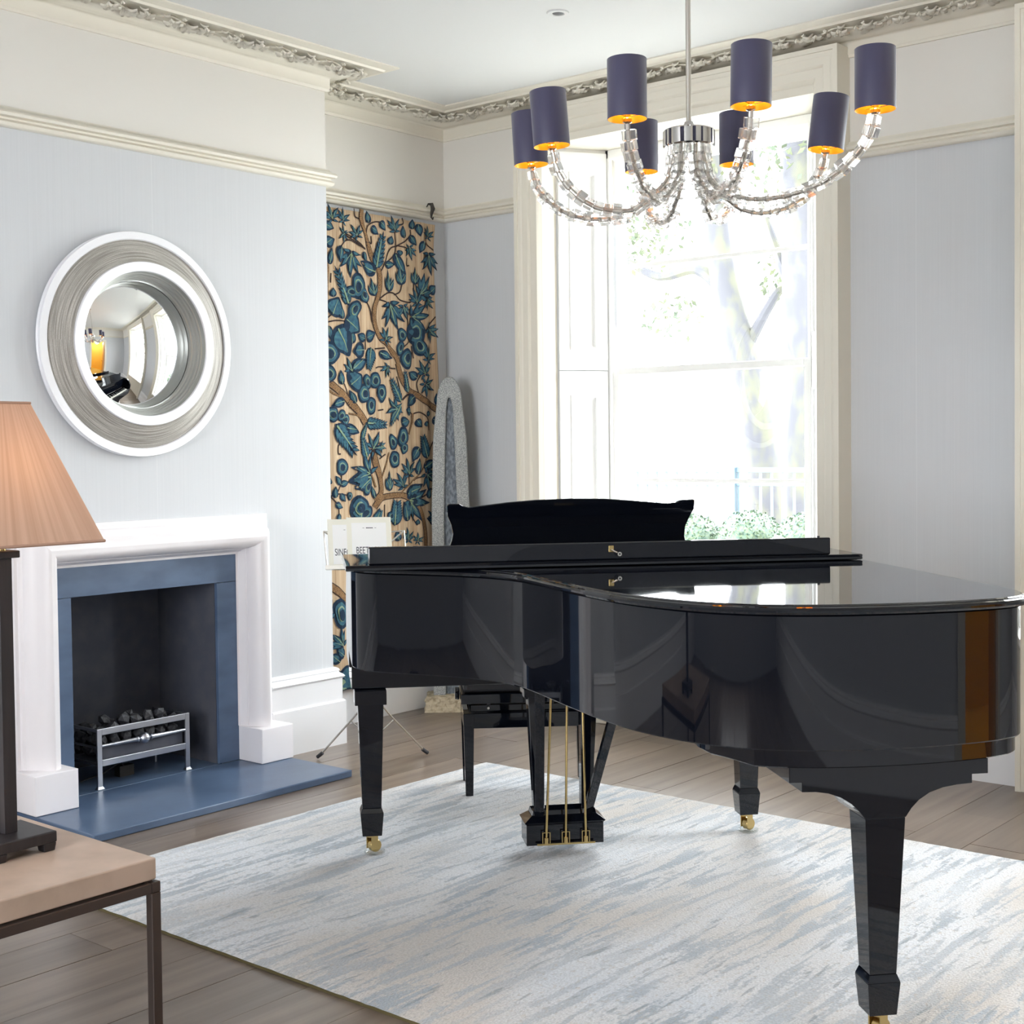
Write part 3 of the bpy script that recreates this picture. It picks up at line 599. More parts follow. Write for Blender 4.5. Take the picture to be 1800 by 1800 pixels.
def motif(kind, y0, z0, y1, z1, w):
    a = Vector((y0, z0)); b = Vector((y1, z1)); L = (b - a).length; d = (b - a) / L; q = Vector((-d.y, d.x)); mb = MB()
    def at_(t, s): v = a + d * (t * L) + q * (s * L); return (v.x, v.y)
    def teardrop(t0, s0, ang, ln, wd, curve=0.0):
        out = []; dd = (cos(ang), sin(ang)); 
        for i in range(17):
            th = 2 * pi * i / 17; u = 0.5 - 0.5 * cos(th); v = wd * sin(th) * (0.5 + 0.5 * (1 - u)) * (1.0 if u < 0.6 else 1 - (u - 0.6) * 1.2)
            v += curve * u * u
            x = t0 + (u * dd[0] - v * dd[1]) * ln; y = s0 + (u * dd[1] + v * dd[0]) * ln; out.append(at_(x, y))
        return out
    b = b + d * L * 0.10; a = a - d * L * 0.04; L *= 1.14; w *= 1.18
    lobes = []
    if kind == 'leaf': lobes = [teardrop(0, 0, 0, 1, w * 0.85, 0.12 * (1 if (int(y0 * 977) % 2) else -1))]
    elif kind == 'heart': lobes = [teardrop(0, 0, 0, 1, w * 1.0)]
    elif kind == 'round':
        pts = []
        for i in range(20): th = 2 * pi * i / 20; pts.append(at_(0.5 - 0.5 * cos(th), w * 0.5 * sin(th) * (1 + 0.12 * sin(3 * th))))
        lobes = [pts]
    elif kind == 'palm':
        lobes = [teardrop(0.05, 0, 0, 0.95, 0.2, 0.15)] + [teardrop(0.1, s * 0.05, s * g * w * 1.5, ln, 0.22, s * 0.25) for s in (-1, 1) for g, ln in ((0.42, 0.78), (0.85, 0.62))] + [teardrop(0.0, s * 0.02, s * 1.5 * w * 1.4, 0.42, 0.26, s * 0.3) for s in (-1, 1)]
    elif kind == 'tulip':
        lobes = [teardrop(0.0, 0, 0, 1.0, 0.17, 0.08), teardrop(-0.03, 0, 0, 0.5, 0.52)] + [teardrop(0.02, s * 0.12, s * 0.42, 0.62, 0.20, -s * 0.12) for s in (-1, 1)] + [teardrop(0.25, s * 0.06, s * 0.3, 0.45, 0.16) for s in (-1, 1)]
    elif kind == 'fern':
        lobes = [teardrop(0, 0, 0, 1, 0.09)]
        for i in range(7):
            t = 0.06 + i * 0.12; sz = 0.34 * (1 - t * 0.6)
            for s in (-1, 1): lobes.append(teardrop(t, 0, s * 0.75, sz * w * 2.6, 0.25, -s * 0.1))
    for i, p in enumerate(lobes): flat(mb, p, 0.0042 + 0.00012 * i, 0)
    big = kind in ('round', 'heart')
    for i, p in enumerate(lobes):
        flat(mb, scale_poly(p, 0.76 if big else 0.62), 0.0066 + 0.00008 * i, 1)
    for i, p in enumerate(lobes):
        if kind == 'round':
            flat(mb, scale_poly(p, 0.52), 0.0082, 2); flat(mb, [(y, z) for y, z in scale_poly(p, 0.40)], 0.0092, 1)
            flat(mb, scale_poly([at_(0.45 + 0.2 * cos(k), 0.2 * w * sin(k)) for k in [2 * pi * j / 9 for j in range(9)]], 1.0), 0.0102, 0)
        elif kind in ('heart',):
            ribbon(mb, [at_(0.08, 0), at_(0.5, 0.0), at_(0.85, 0)], [L * 0.05, L * 0.04, L * 0.01], 0.0085, 2)
    if kind in ('leaf', 'palm', 'tulip', 'fern'):
        ribbon(mb, [at_(0.06, 0), at_(0.4, 0.01), at_(0.78, 0.03)], [L * 0.05, L * 0.045, L * 0.012], 0.0085, 2)
        if kind in ('palm', 'tulip'):
            for s in (-1, 1): ribbon(mb, [at_(0.12, s * 0.04), at_(0.35, s * 0.18 * w * 1.4), at_(0.5, s * 0.30 * w * 1.4)], [L * 0.03, L * 0.03, L * 0.01], 0.0087, 2)
    o = mb.build('embroidered_flower' if kind in ('round', 'tulip') else 'embroidered_leaf', [M_TNAVY, M_TBLUE, M_TLITE], tp)
    return o
BR=[(0.027,[(-0.707,2.624),(-0.708,2.566),(-0.67,2.489),(-0.632,2.386),(-0.589,2.332),(-0.58,2.274),(-0.588,2.205),(-0.617,2.13),(-0.618,2.056),(-0.585,1.985),(-0.517,1.935),(-0.463,1.878),(-0.443,1.819)]),(0.033,[(-0.456,1.853),(-0.429,1.775),(-0.374,1.716),(-0.302,1.683),(-0.229,1.648),(-0.141,1.604)]),(0.016,[(-0.957,2.382),(-0.937,2.319),(-0.941,2.248),(-0.947,2.13)]),(0.038,[(-0.952,1.744),(-0.863,1.689),(-0.799,1.643),(-0.735,1.586),(-0.696,1.538)]),(0.01,[(-0.952,1.706),(-0.915,1.683),(-0.864,1.67)]),(0.034,[(-0.644,1.402),(-0.626,1.328),(-0.6,1.254),(-0.594,1.18),(-0.629,1.137)]),(0.009,[(-0.528,1.386),(-0.557,1.312),(-0.586,1.254)]),(0.03,[(-0.637,1.103),(-0.595,1.146),(-0.519,1.158),(-0.42,1.155),(-0.349,1.117),(-0.299,1.064),(-0.271,0.992),(-0.262,0.914),(-0.267,0.838)]),(0.007,[(-0.448,1.171),(-0.347,1.233),(-0.273,1.297),(-0.242,1.358)]),(0.014,[(-0.34,1.591),(-0.348,1.541),(-0.378,1.48)]),(0.006,[(-0.425,1.66),(-0.388,1.688),(-0.338,1.687)]),(0.009,[(-0.807,1.585),(-0.755,1.576),(-0.729,1.557)]),(0.009,[(-0.628,1.206),(-0.654,1.275),(-0.694,1.295)]),(0.038,[(-0.963,0.732),(-0.865,0.662),(-0.833,0.616)]),(0.004,[(-0.833,2.547),(-0.828,2.5),(-0.75,2.47),(-0.685,2.424)]),(0.004,[(-0.855,2.421),(-0.789,2.461),(-0.685,2.424)]),(0.004,[(-0.821,2.486),(-0.757,2.46),(-0.678,2.425)]),(0.004,[(-0.67,2.489),(-0.655,2.548),(-0.601,2.574),(-0.54,2.571)]),(0.004,[(-0.579,2.313),(-0.536,2.386),(-0.494,2.449),(-0.444,2.469),(-0.351,2.524),(-0.343,2.564)]),(0.004,[(-0.464,2.536),(-0.458,2.472),(-0.473,2.416),(-0.537,2.361)]),(0.004,[(-0.444,2.469),(-0.374,2.461)]),(0.004,[(-0.581,2.181),(-0.54,2.209),(-0.484,2.218),(-0.429,2.183),(-0.358,2.178),(-0.307,2.207),(-0.196,2.241)]),(0.004,[(-0.582,2.176),(-0.52,2.161)]),(0.004,[(-0.42,2.268),(-0.435,2.227),(-0.477,2.209)]),(0.004,[(-0.327,2.281),(-0.328,2.245)]),(0.004,[(-0.379,2.156),(-0.381,2.096),(-0.382,2.036)]),(0.004,[(-0.259,2.028),(-0.229,2.05),(-0.161,2.116)]),(0.004,[(-0.688,1.912),(-0.687,1.965),(-0.66,1.981)]),(0.004,[(-0.632,2.056),(-0.65,2.132),(-0.683,2.168)]),(0.004,[(-0.952,2.036),(-0.888,2.049),(-0.817,2.049)]),(0.004,[(-0.952,2.05),(-0.907,2.086)]),(0.004,[(-0.754,2.623),(-0.748,2.585),(-0.722,2.574)]),(0.004,[(-0.227,2.537),(-0.228,2.507),(-0.169,2.472)]),(0.004,[(-0.448,1.893),(-0.419,1.934),(-0.376,1.967)]),(0.004,[(-0.348,1.948),(-0.334,1.883)]),(0.004,[(-0.621,1.92),(-0.552,1.928)]),(0.004,[(-0.636,2.497),(-0.637,2.458),(-0.67,2.489)]),(0.004,[(-0.413,2.616),(-0.407,2.587),(-0.442,2.573)]),(0.004,[(-0.375,2.411),(-0.382,2.371),(-0.354,2.373)]),(0.004,[(-0.915,2.283),(-0.919,2.235)]),(0.004,[(-0.278,1.805),(-0.315,1.753),(-0.302,1.693)]),(0.004,[(-0.849,1.742),(-0.818,1.7),(-0.799,1.653)]),(0.004,[(-0.341,1.541),(-0.347,1.581),(-0.296,1.597),(-0.238,1.567),(-0.225,1.501)]),(0.004,[(-0.376,1.611),(-0.34,1.581)]),(0.004,[(-0.865,1.275),(-0.873,1.227),(-0.906,1.18)]),(0.004,[(-0.957,1.163),(-0.893,1.18),(-0.809,1.168)]),(0.004,[(-0.938,1.167),(-0.894,1.118),(-0.889,1.07)]),(0.004,[(-0.259,1.256),(-0.318,1.247),(-0.34,1.233)]),(0.004,[(-0.242,1.358),(-0.197,1.424),(-0.166,1.47)]),(0.004,[(-0.606,1.603),(-0.565,1.608)]),(0.004,[(-0.605,1.352),(-0.556,1.376)]),(0.004,[(-0.888,1.428),(-0.889,1.385),(-0.87,1.38)]),(0.004,[(-0.532,1.183),(-0.524,1.227)]),(0.004,[(-0.383,1.214),(-0.382,1.279)]),(0.004,[(-0.164,1.177),(-0.223,1.184),(-0.239,1.143)]),(0.004,[(-0.568,1.115),(-0.57,1.016)]),(0.004,[(-0.378,1.098),(-0.358,1.046),(-0.323,0.994)]),(0.004,[(-0.32,1.136),(-0.254,1.154),(-0.238,1.179)]),(0.004,[(-0.616,1.822),(-0.582,1.829),(-0.471,1.823)]),(0.004,[(-0.438,1.7),(-0.465,1.783)])]
LF=[('palm',-0.904,2.55,-0.921,2.621,0.7),('palm',-0.836,2.549,-0.825,2.614,0.7),('palm',-0.737,2.486,-0.768,2.54,0.8),('palm',-0.821,2.491,-0.867,2.467,1.1),('palm',-0.464,2.541,-0.476,2.616,0.5),('palm',-0.213,2.536,-0.204,2.595,0.7),('tulip',-0.515,2.228,-0.513,2.326,0.6),('tulip',-0.427,2.27,-0.432,2.366,0.6),('tulip',-0.32,2.281,-0.311,2.362,0.6),('tulip',-0.622,2.197,-0.634,2.279,0.6),('palm',-0.207,2.448,-0.202,2.342,0.5),('palm',-0.506,2.162,-0.474,2.031,0.45),('palm',-0.415,2.154,-0.402,2.085,0.6),('palm',-0.778,2.4,-0.8,2.284,0.5),('fern',-0.606,2.335,-0.558,2.513,0.3),('leaf',-0.613,2.315,-0.713,2.344,0.4),('fern',-0.796,2.136,-0.883,2.307,0.3),('heart',-0.882,2.016,-0.801,1.887,0.5),('heart',-0.817,2.063,-0.733,2.006,0.6),('heart',-0.913,2.076,-0.873,2.159,0.6),('leaf',-0.655,2.563,-0.657,2.618,0.45),('leaf',-0.574,2.577,-0.537,2.542,0.5),('leaf',-0.635,2.541,-0.588,2.519,0.5),('leaf',-0.849,2.422,-0.867,2.349,0.4),('leaf',-0.698,2.408,-0.679,2.36,0.45),('leaf',-0.332,2.568,-0.335,2.615,0.55),('leaf',-0.288,2.598,-0.279,2.539,0.5),('leaf',-0.347,2.529,-0.309,2.483,0.45),('leaf',-0.25,2.509,-0.269,2.449,0.4),('leaf',-0.5,2.47,-0.492,2.511,0.6),('leaf',-0.405,2.513,-0.403,2.57,0.4),('leaf',-0.431,2.445,-0.431,2.418,0.8),('leaf',-0.955,2.525,-0.901,2.501,0.5),('leaf',-0.95,2.425,-0.899,2.459,0.6),('leaf',-0.927,2.329,-0.9,2.402,0.3),('leaf',-0.544,2.36,-0.474,2.36,0.35),('leaf',-0.466,2.422,-0.412,2.318,0.3),('palm',-0.352,2.469,-0.346,2.404,0.7),('palm',-0.307,2.174,-0.32,2.251,0.6),('palm',-0.285,2.224,-0.195,2.307,0.4),('leaf',-0.2,2.243,-0.158,2.274,0.6),('palm',-0.234,2.207,-0.19,2.155,0.6),('palm',-0.348,2.103,-0.221,2.102,0.5),('leaf',-0.905,2.166,-0.907,2.208,0.65),('leaf',-0.849,2.061,-0.848,2.116,0.5),('leaf',-0.78,1.941,-0.779,1.998,0.5),('leaf',-0.937,2.018,-0.935,1.957,0.4),('round',-0.937,1.829,-0.935,1.933,0.9),('round',-0.736,2.169,-0.734,2.29,0.55),('round',-0.73,2.155,-0.784,2.07,0.55),('round',-0.742,2.193,-0.814,2.206,0.6),('round',-0.715,2.219,-0.67,2.16,0.7),('round',-0.419,1.969,-0.432,2.033,0.7),('round',-0.376,1.982,-0.273,2.058,0.8),('round',-0.333,1.984,-0.254,1.917,0.7),('round',-0.384,1.931,-0.393,1.831,0.7),('round',-0.426,1.969,-0.448,1.898,0.5),('leaf',-0.694,1.965,-0.737,1.982,0.6),('leaf',-0.677,1.975,-0.619,1.995,0.6),('leaf',-0.702,1.911,-0.768,1.908,0.7),('fern',-0.644,1.924,-0.663,1.816,0.5),('palm',-0.551,1.967,-0.516,2.028,0.7),('palm',-0.783,1.797,-0.801,1.868,0.8),('leaf',-0.776,1.812,-0.696,1.868,0.4),('leaf',-0.587,1.902,-0.501,1.869,0.3),('palm',-0.233,1.877,-0.209,1.95,0.6),('palm',-0.222,2.046,-0.156,1.998,0.6),('palm',-0.256,1.8,-0.284,1.875,0.7),('round',-0.945,1.739,-0.937,1.82,0.8),('leaf',-0.856,1.732,-0.871,1.794,0.4),('heart',-0.794,1.729,-0.724,1.78,0.7),('round',-0.659,1.714,-0.691,1.781,0.7),('round',-0.631,1.719,-0.61,1.793,0.7),('round',-0.659,1.694,-0.739,1.678,0.9),('round',-0.611,1.695,-0.55,1.697,1.2),('round',-0.646,1.67,-0.654,1.587,0.6),('palm',-0.533,1.835,-0.555,1.78,0.6),('fern',-0.439,1.65,-0.5,1.772,0.3),('fern',-0.439,1.635,-0.512,1.525,0.28),('palm',-0.461,1.614,-0.545,1.603,0.9),('fern',-0.388,1.701,-0.407,1.815,0.28),('leaf',-0.315,1.778,-0.365,1.812,0.5),('palm',-0.257,1.75,-0.191,1.71,0.9),('leaf',-0.767,1.639,-0.788,1.701,0.35),('leaf',-0.845,1.647,-0.925,1.631,0.35),('leaf',-0.163,1.639,-0.158,1.696,0.35),('leaf',-0.361,1.601,-0.397,1.605,0.8),('leaf',-0.331,1.682,-0.389,1.641,0.5),('leaf',-0.245,1.592,-0.216,1.587,0.6),('round',-0.898,1.551,-0.948,1.603,0.8),('round',-0.885,1.551,-0.846,1.594,0.7),('round',-0.866,1.547,-0.808,1.561,0.7),('leaf',-0.828,1.513,-0.75,1.499,0.4),('fern',-0.905,1.527,-0.775,1.384,0.4),('fern',-0.692,1.358,-0.724,1.47,0.38),('fern',-0.724,1.461,-0.689,1.538,0.3),('fern',-0.689,1.538,-0.546,1.529,0.35),('palm',-0.644,1.402,-0.595,1.48,1.0),('palm',-0.596,1.421,-0.556,1.401,0.8),('round',-0.443,1.415,-0.413,1.51,0.6),('round',-0.486,1.401,-0.506,1.475,0.55),('round',-0.443,1.415,-0.394,1.4,0.9),('round',-0.486,1.391,-0.488,1.311,0.65),('leaf',-0.319,1.556,-0.287,1.518,0.6),('leaf',-0.19,1.562,-0.138,1.539,0.5),('leaf',-0.434,1.54,-0.38,1.555,0.6),('fern',-0.242,1.353,-0.277,1.47,0.45),('leaf',-0.307,1.409,-0.352,1.344,0.4),('palm',-0.382,1.264,-0.388,1.35,0.6),('leaf',-0.317,1.268,-0.294,1.343,0.3),('leaf',-0.265,1.302,-0.168,1.342,0.3),('palm',-0.251,1.266,-0.171,1.213,0.8),('leaf',-0.254,1.546,-0.239,1.526,0.7),('tulip',-0.532,1.191,-0.523,1.282,0.5),('palm',-0.433,1.2,-0.46,1.276,0.5),('round',-0.865,1.275,-0.864,1.351,0.85),('leaf',-0.876,1.227,-0.904,1.271,0.4),('leaf',-0.873,1.225,-0.824,1.243,0.4),('leaf',-0.913,1.162,-0.918,1.214,0.4),('leaf',-0.874,1.179,-0.849,1.14,0.45),('round',-0.829,1.168,-0.793,1.167,0.9),('leaf',-0.913,1.128,-0.862,1.117,0.4),('leaf',-0.889,1.08,-0.89,1.032,0.45),('leaf',-0.949,1.234,-0.936,1.257,0.7),('palm',-0.667,1.275,-0.779,1.326,0.7),('leaf',-0.661,1.26,-0.804,1.259,0.35),('leaf',-0.668,1.251,-0.762,1.195,0.45),('round',-0.668,1.246,-0.703,1.174,0.55),('leaf',-0.636,1.152,-0.651,1.216,0.25),('round',-0.684,1.12,-0.797,1.085,0.8),('round',-0.657,1.099,-0.765,1.045,0.5),('fern',-0.638,1.02,-0.603,1.087,0.5),('round',-0.506,1.073,-0.535,1.03,0.8),('fern',-0.494,1.003,-0.477,1.127,0.5),('leaf',-0.401,1.023,-0.414,1.119,0.35),('palm',-0.378,1.123,-0.322,1.045,0.7),('palm',-0.392,1.133,-0.247,1.093,0.5),('leaf',-0.399,1.164,-0.286,1.196,0.3),('leaf',-0.239,1.138,-0.216,1.184,0.45),('palm',-0.197,1.029,-0.195,1.09,0.9),('leaf',-0.16,0.996,-0.245,1.016,0.3),('palm',-0.396,0.917,-0.395,0.983,0.7),('leaf',-0.439,0.935,-0.395,0.952,0.4),('palm',-0.324,0.908,-0.316,0.953,0.9),('leaf',-0.467,0.921,-0.487,0.967,0.5),('leaf',-0.322,0.999,-0.322,1.025,0.6),('leaf',-0.161,0.914,-0.168,0.955,0.5),('round',-0.868,0.504,-0.897,0.641,0.6),('leaf',-0.961,0.656,-0.943,0.626,0.6),('palm',-0.876,0.413,-0.945,0.488,0.5),('leaf',-0.871,0.36,-0.922,0.4,0.5),('leaf',-0.904,0.335,-0.954,0.38,0.5),('leaf',-0.953,0.565,-0.924,0.577,0.5)]
for wd, pts in BR:
    if len(pts) < 2: continue
    cp = [tuple(v) for v in crom([Vector(p) for p in pts], 6)]
    mb = MB()
    if wd > 0.006:
        ribbon(mb, cp, [wd * 1.12] * len(cp), 0.0026, 0); ribbon(mb, cp, [wd * 0.86] * len(cp), 0.0036, 1)
    else: ribbon(mb, cp, [wd * 1.9] * len(cp), 0.0030, 0)
    mb.build('embroidered_branch', [M_TSTEM, M_TBROWN], tp)
for it in LF: motif(*it)
mb = MB()    # green and blue hillocks along the bottom edge
for i, (y, z, r) in enumerate(((-0.94, 0.20, 0.12), (-0.84, 0.24, 0.09), (-0.76, 0.20, 0.10), (-0.62, 0.21, 0.13), (-0.45, 0.20, 0.11), (-0.3, 0.21, 0.10), (-0.9, 0.215, 0.05), (-1.03, 0.2, 0.1))):
    pl = [(max(-1.12, min(-0.145, y + r * cos(t) * 0.9)), max(0.187, z + r * 0.8 * sin(t))) for t in [2 * pi * k / 18 for k in range(18)]]
    flat(mb, pl, 0.0045 + i * 0.0002, 0); flat(mb, [(a, max(0.19, b)) for a, b in scale_poly(pl, 0.82)], 0.0072 + i * 0.0002, 1 if i % 2 else 2)
mb.build('embroidered_hillocks', [M_TNAVY, M_TBLUE, M_TLITE], tp)
hk = MB(); hk.tube([(0.018, -0.158, 2.712), (0.03, -0.156, 2.728), (0.052, -0.153, 2.724), (0.058, -0.15, 2.700), (0.046, -0.149, 2.672), (0.044, -0.149, 2.655), (0.054, -0.148, 2.645), (0.060, -0.148, 2.655)], [0.003, 0.005, 0.011, 0.013, 0.008, 0.005, 0.006, 0.003], 8)
o = hk.build('rail_hook', M_IRON, None, True, origin=(0.03, -0.153, 2.70)); tag(o, 'small dark iron hook over the picture rail above the tapestry corner', 'hook')

# ------------------------------------------------------------------ tall stone loop on rough base
sc = empty('stone_sculpture', (0.20, -0.19, 0), 'tall speckled granite loop standing on a rough cream stone block', 'sculpture')
def loop(w0, w1, h, zb, n=14):
    L = []
    for z, w in ((zb, w0), (0.6 * h, w0 * 0.99), (0.82 * h, w0 * 0.86), (0.92 * h, w0 * 0.66)): L.append((w / 2, z))
    arc = [(w0 * 0.33 * cos(t), 0.92 * h + (0.08 * h) * sin(t)) for t in [pi / 2 * k / 6 for k in range(1, 6)]]
    right = L + arc + [(0, h)]
    return right + [(-x, z) for x, z in right[-2::-1]]
out = loop(0.205, 0, 1.785, 0.075); inn = [(x * 0.36 if z < 1.2 else x * 0.30, 0.075 + (z - 0.075) * 0.935) for x, z in out]
TS = Vector((0.765, 0.644, 0)); ND = Vector((0.644, -0.765, 0)); C0 = Vector((0.195, -0.185, 0))
m = MB(); k = len(out)
def W3(x, z, d): q = C0 + TS * x + ND * d; return (q.x, q.y, z)
vs = [W3(x, z, 0.045) for x, z in out] + [W3(x, z, 0.045) for x, z in inn] + [W3(x, z, -0.045) for x, z in out] + [W3(x, z, -0.045) for x, z in inn]
fs = []
for i in range(k - 1): fs += [(i, i + 1, k + i + 1, k + i), (2 * k + i, 3 * k + i, 3 * k + i + 1, 2 * k + i + 1), (i, 2 * k + i, 2 * k + i + 1, i + 1), (k + i, k + i + 1, 3 * k + i + 1, 3 * k + i)]
fs += [(0, k, 3 * k, 2 * k), (k - 1, 3 * k - 1, 4 * k - 1, 2 * k - 1)]
m.add(vs, fs); o = m.build('granite_loop', M_GRANITE, sc, bevel=0.006)
m = MB(); vs = [W3(x * 1.0, z, 0.018) for x, z in inn] ; m.add(vs + [W3(x, z, -0.018) for x, z in inn], [tuple(range(k)), tuple(range(2 * k - 1, k - 1, -1))]); m.build('polished_slot', M_GRANITE2, sc)
m = MB(); random.seed(5)
g = [[W3(-0.15 + 0.30 * i / 8 + random.uniform(-.006, .006), 0, -0.10 + 0.20 * j / 5) for i in range(9)] for j in range(6)]
bm_ = MB().box((-0.15, -0.10, 0), (0.15, 0.10, 0.085))
vsb = []
nx_, ny_, nz_ = 10, 7, 4; idx = {}
for i in range(nx_ + 1):
    for j in range(ny_ + 1):
        for kz in range(nz_ + 1):
            if i in (0, nx_) or j in (0, ny_) or kz in (0, nz_):
                idx[(i, j, kz)] = len(vsb); r_ = 0.006 if kz > 0 else 0.001
                x = -0.15 + 0.30 * i / nx_; d = -0.10 + 0.20 * j / ny_; z = 0.085 * kz / nz_
                tp_ = 1 - 0.06 * (z / 0.085); vsb.append(W3(x * tp_ + random.uniform(-r_, r_), z + (random.uniform(-r_, r_) * 0.6 if kz > 0 else 0), d * tp_ + random.uniform(-r_, r_)))
fsb = []
def fq(a, b, c, d): fsb.append((idx[a], idx[b], idx[c], idx[d]))
for i in range(nx_):
    for j in range(ny_):
        for kk in (0, nz_): fq((i, j, kk), (i + 1, j, kk), (i + 1, j + 1, kk), (i, j + 1, kk))
    for kz in range(nz_):
        for jj in (0, ny_): fq((i, jj, kz), (i + 1, jj, kz), (i + 1, jj, kz + 1), (i, jj, kz + 1))
for j in range(ny_):
    for kz in range(nz_):
        for ii in (0, nx_): fq((ii, j, kz), (ii, j + 1, kz), (ii, j + 1, kz + 1), (ii, j, kz + 1))
MB().add(vsb, fsb).build('rough_stone_base', M_STONE, sc)

# ------------------------------------------------------------------ rug
M_RUG = mat('hand_tufted_pile', srgb(200, 196, 190), 0.95, spec=0.1, sheen=0.3)
nt = M_RUG.node_tree; nn = nt.nodes; ll = nt.links; bb = nn['Principled BSDF']
ge = nn.new('ShaderNodeNewGeometry')
def noise_node(scale, detail, rot=0.0, dist=0.0):
    mp = nn.new('ShaderNodeMapping'); mp.inputs['Scale'].default_value = scale; mp.inputs['Rotation'].default_value = (0, 0, rot); ll.new(ge.outputs['Position'], mp.inputs[0])
    t = nn.new('ShaderNodeTexNoise'); t.inputs['Scale'].default_value = 1; t.inputs['Detail'].default_value = detail; t.inputs['Distortion'].default_value = dist; ll.new(mp.outputs[0], t.inputs['Vector']); return t
def ramp(src, lo, hi, a=0, b=1):
    r = nn.new('ShaderNodeMapRange'); r.inputs[1].default_value = lo; r.inputs[2].default_value = hi; r.inputs[3].default_value = a; r.inputs[4].default_value = b; ll.new(src, r.inputs[0]); return r.outputs[0]
def mixc(f, a, b):
    m = nn.new('ShaderNodeMix'); m.data_type = 'RGBA'; ll.new(f, m.inputs[0])
    for k, c in ((6, a), (7, b)):
        if isinstance(c, tuple): m.inputs[k].default_value = c
        else: ll.new(c, m.inputs[k])
    return m.outputs[2]
streak = noise_node((26, 3.2, 1), 6, radians(-4), 0.5)
patch = noise_node((1.6, 0.9, 1), 3)
fine = noise_node((190, 120, 1), 3)
patch2 = noise_node((3.5, 1.5, 1), 4)
c1 = mixc(ramp(patch.outputs['Fac'], 0.4, 0.6), srgb(214, 208, 202), srgb(228, 231, 236))
mul = nn.new('ShaderNodeMath'); mul.operation = 'MULTIPLY'; 
tuft = noise_node((75, 46, 1), 3)
_a = nn.new('ShaderNodeMath'); _a.operation = 'MULTIPLY_ADD'; ll.new(tuft.outputs['Fac'], _a.inputs[0]); _a.inputs[1].default_value = 0.34; ll.new(streak.outputs['Fac'], _a.inputs[2])
ll.new(ramp(_a.outputs[0], 0.655, 0.735), mul.inputs[0]); ll.new(ramp(patch2.outputs['Fac'], 0.36, 0.62, 0.35, 1.0), mul.inputs[1])
c2 = mixc(mul.outputs[0], c1, srgb(170, 181, 192))
streak2 = noise_node((34, 5, 1), 5, radians(3), 0.4)
c3 = mixc(ramp(streak2.outputs['Fac'], 0.62, 0.68, 0, 0.6), c2, srgb(122, 134, 146))
cb4 = mixc(ramp(tuft.outputs['Fac'], 0.56, 0.72, 0, 0.55), c3, srgb(206, 192, 178))
c4 = mixc(ramp(fine.outputs['Fac'], 0.35, 0.7, 0.34, 0.0), cb4, srgb(118, 118, 118))
ll.new(c4, bb.inputs['Base Color'])
bp = nn.new('ShaderNodeBump'); bp.inputs['Strength'].default_value = 0.9; bp.inputs['Distance'].default_value = 0.006; ll.new(fine.outputs['Fac'], bp.inputs['Height'])
bp2 = nn.new('ShaderNodeBump'); bp2.inputs['Strength'].default_value = 0.6; bp2.inputs['Distance'].default_value = 0.006; ll.new(streak.outputs['Fac'], bp2.inputs['Height']); ll.new(bp.outputs[0], bp2.inputs['Normal']); ll.new(bp2.outputs[0], bb.inputs['Normal'])
RX0, RX1, RY0, RY1, RZ = 1.19, 4.55, -3.24, -1.055, 0.013
rg = empty('rug', ((RX0 + RX1) / 2, (RY0 + RY1) / 2, 0), 'large pale rug with blue-grey and beige streaks beneath the piano', 'rug')
g = MB(); nx_, ny_ = 120, 80; random.seed(3); vs = []
for j in range(ny_ + 1):
    for i in range(nx_ + 1):
        x = RX0 + (RX1 - RX0) * i / nx_; y = RY0 + (RY1 - RY0) * j / ny_
        e = i in (0, nx_) or j in (0, ny_)
        vs.append((x + (random.uniform(-.0015, .0015) if e else 0), y + (random.uniform(-.0015, .0015) if e else 0), RZ + random.uniform(-0.0006, 0.0006) - (0.003 if e else 0)))
fs = [(j * (nx_ + 1) + i, j * (nx_ + 1) + i + 1, (j + 1) * (nx_ + 1) + i + 1, (j + 1) * (nx_ + 1) + i) for j in range(ny_) for i in range(nx_)]
g.add(vs, fs).build('pile', M_RUG, rg, smooth='all')
g = MB().box((RX0 + 0.001, RY0 + 0.001, 0.0005), (RX1 - 0.001, RY1 - 0.001, RZ - 0.0035)); g.build('backing', mat('olive_rug_backing', srgb(92, 82, 52), 0.95), rg)

# ------------------------------------------------------------------ grand piano (local x towards the bass side, local -y towards the tail)
PTH = radians(48.6); PM = Vector((2.2145, -1.80, 0))
pn = empty('grand_piano', PM, 'glossy black grand piano with closed lid, folded front flap and brass casters', 'piano', None, PTH)
RUGT = 0.0135
def V(p): return [(a, -b) for a, b in p]
case = [(-0.753, 0.06), (-0.753, 0.33), (-0.748, 0.41), (-0.715, 0.485), (-0.64, 0.545), (-0.531, 0.612), (-0.42, 0.692), (-0.335, 0.785), (-0.285, 0.885), (-0.25, 1.02), (-0.215, 1.18), (-0.166, 1.375), (-0.112, 1.53), (-0.035, 1.66), (0.045, 1.745), (0.14, 1.80), (0.26, 1.832), (0.42, 1.84), (0.56, 1.828), (0.68, 1.80), (0.755, 1.755), (0.79, 1.68), (0.80, 1.58), (0.80, 1.40)]
CO = [tuple(v) for v in crom([Vector(p) for p in case], 5)] + [(0.80, 0.06)]
def offset(poly, d):
    P = [Vector(p) for p in poly]; n = len(P); out = []
    for i in range(n):
        a = (P[i] - P[i - 1]).normalized(); b = (P[(i + 1) % n] - P[i]).normalized()
        na = Vector((-a.y, a.x)); nb = Vector((-b.y, b.x)); m = na + nb; m = m / max(0.4, 1 + na.dot(nb)); out.append(tuple(P[i] + m * d))
    return out
ar = sum(CO[i - 1][0] * CO[i][1] - CO[i][0] * CO[i - 1][1] for i in range(len(CO)))
sgn = -1 if ar > 0 else 1
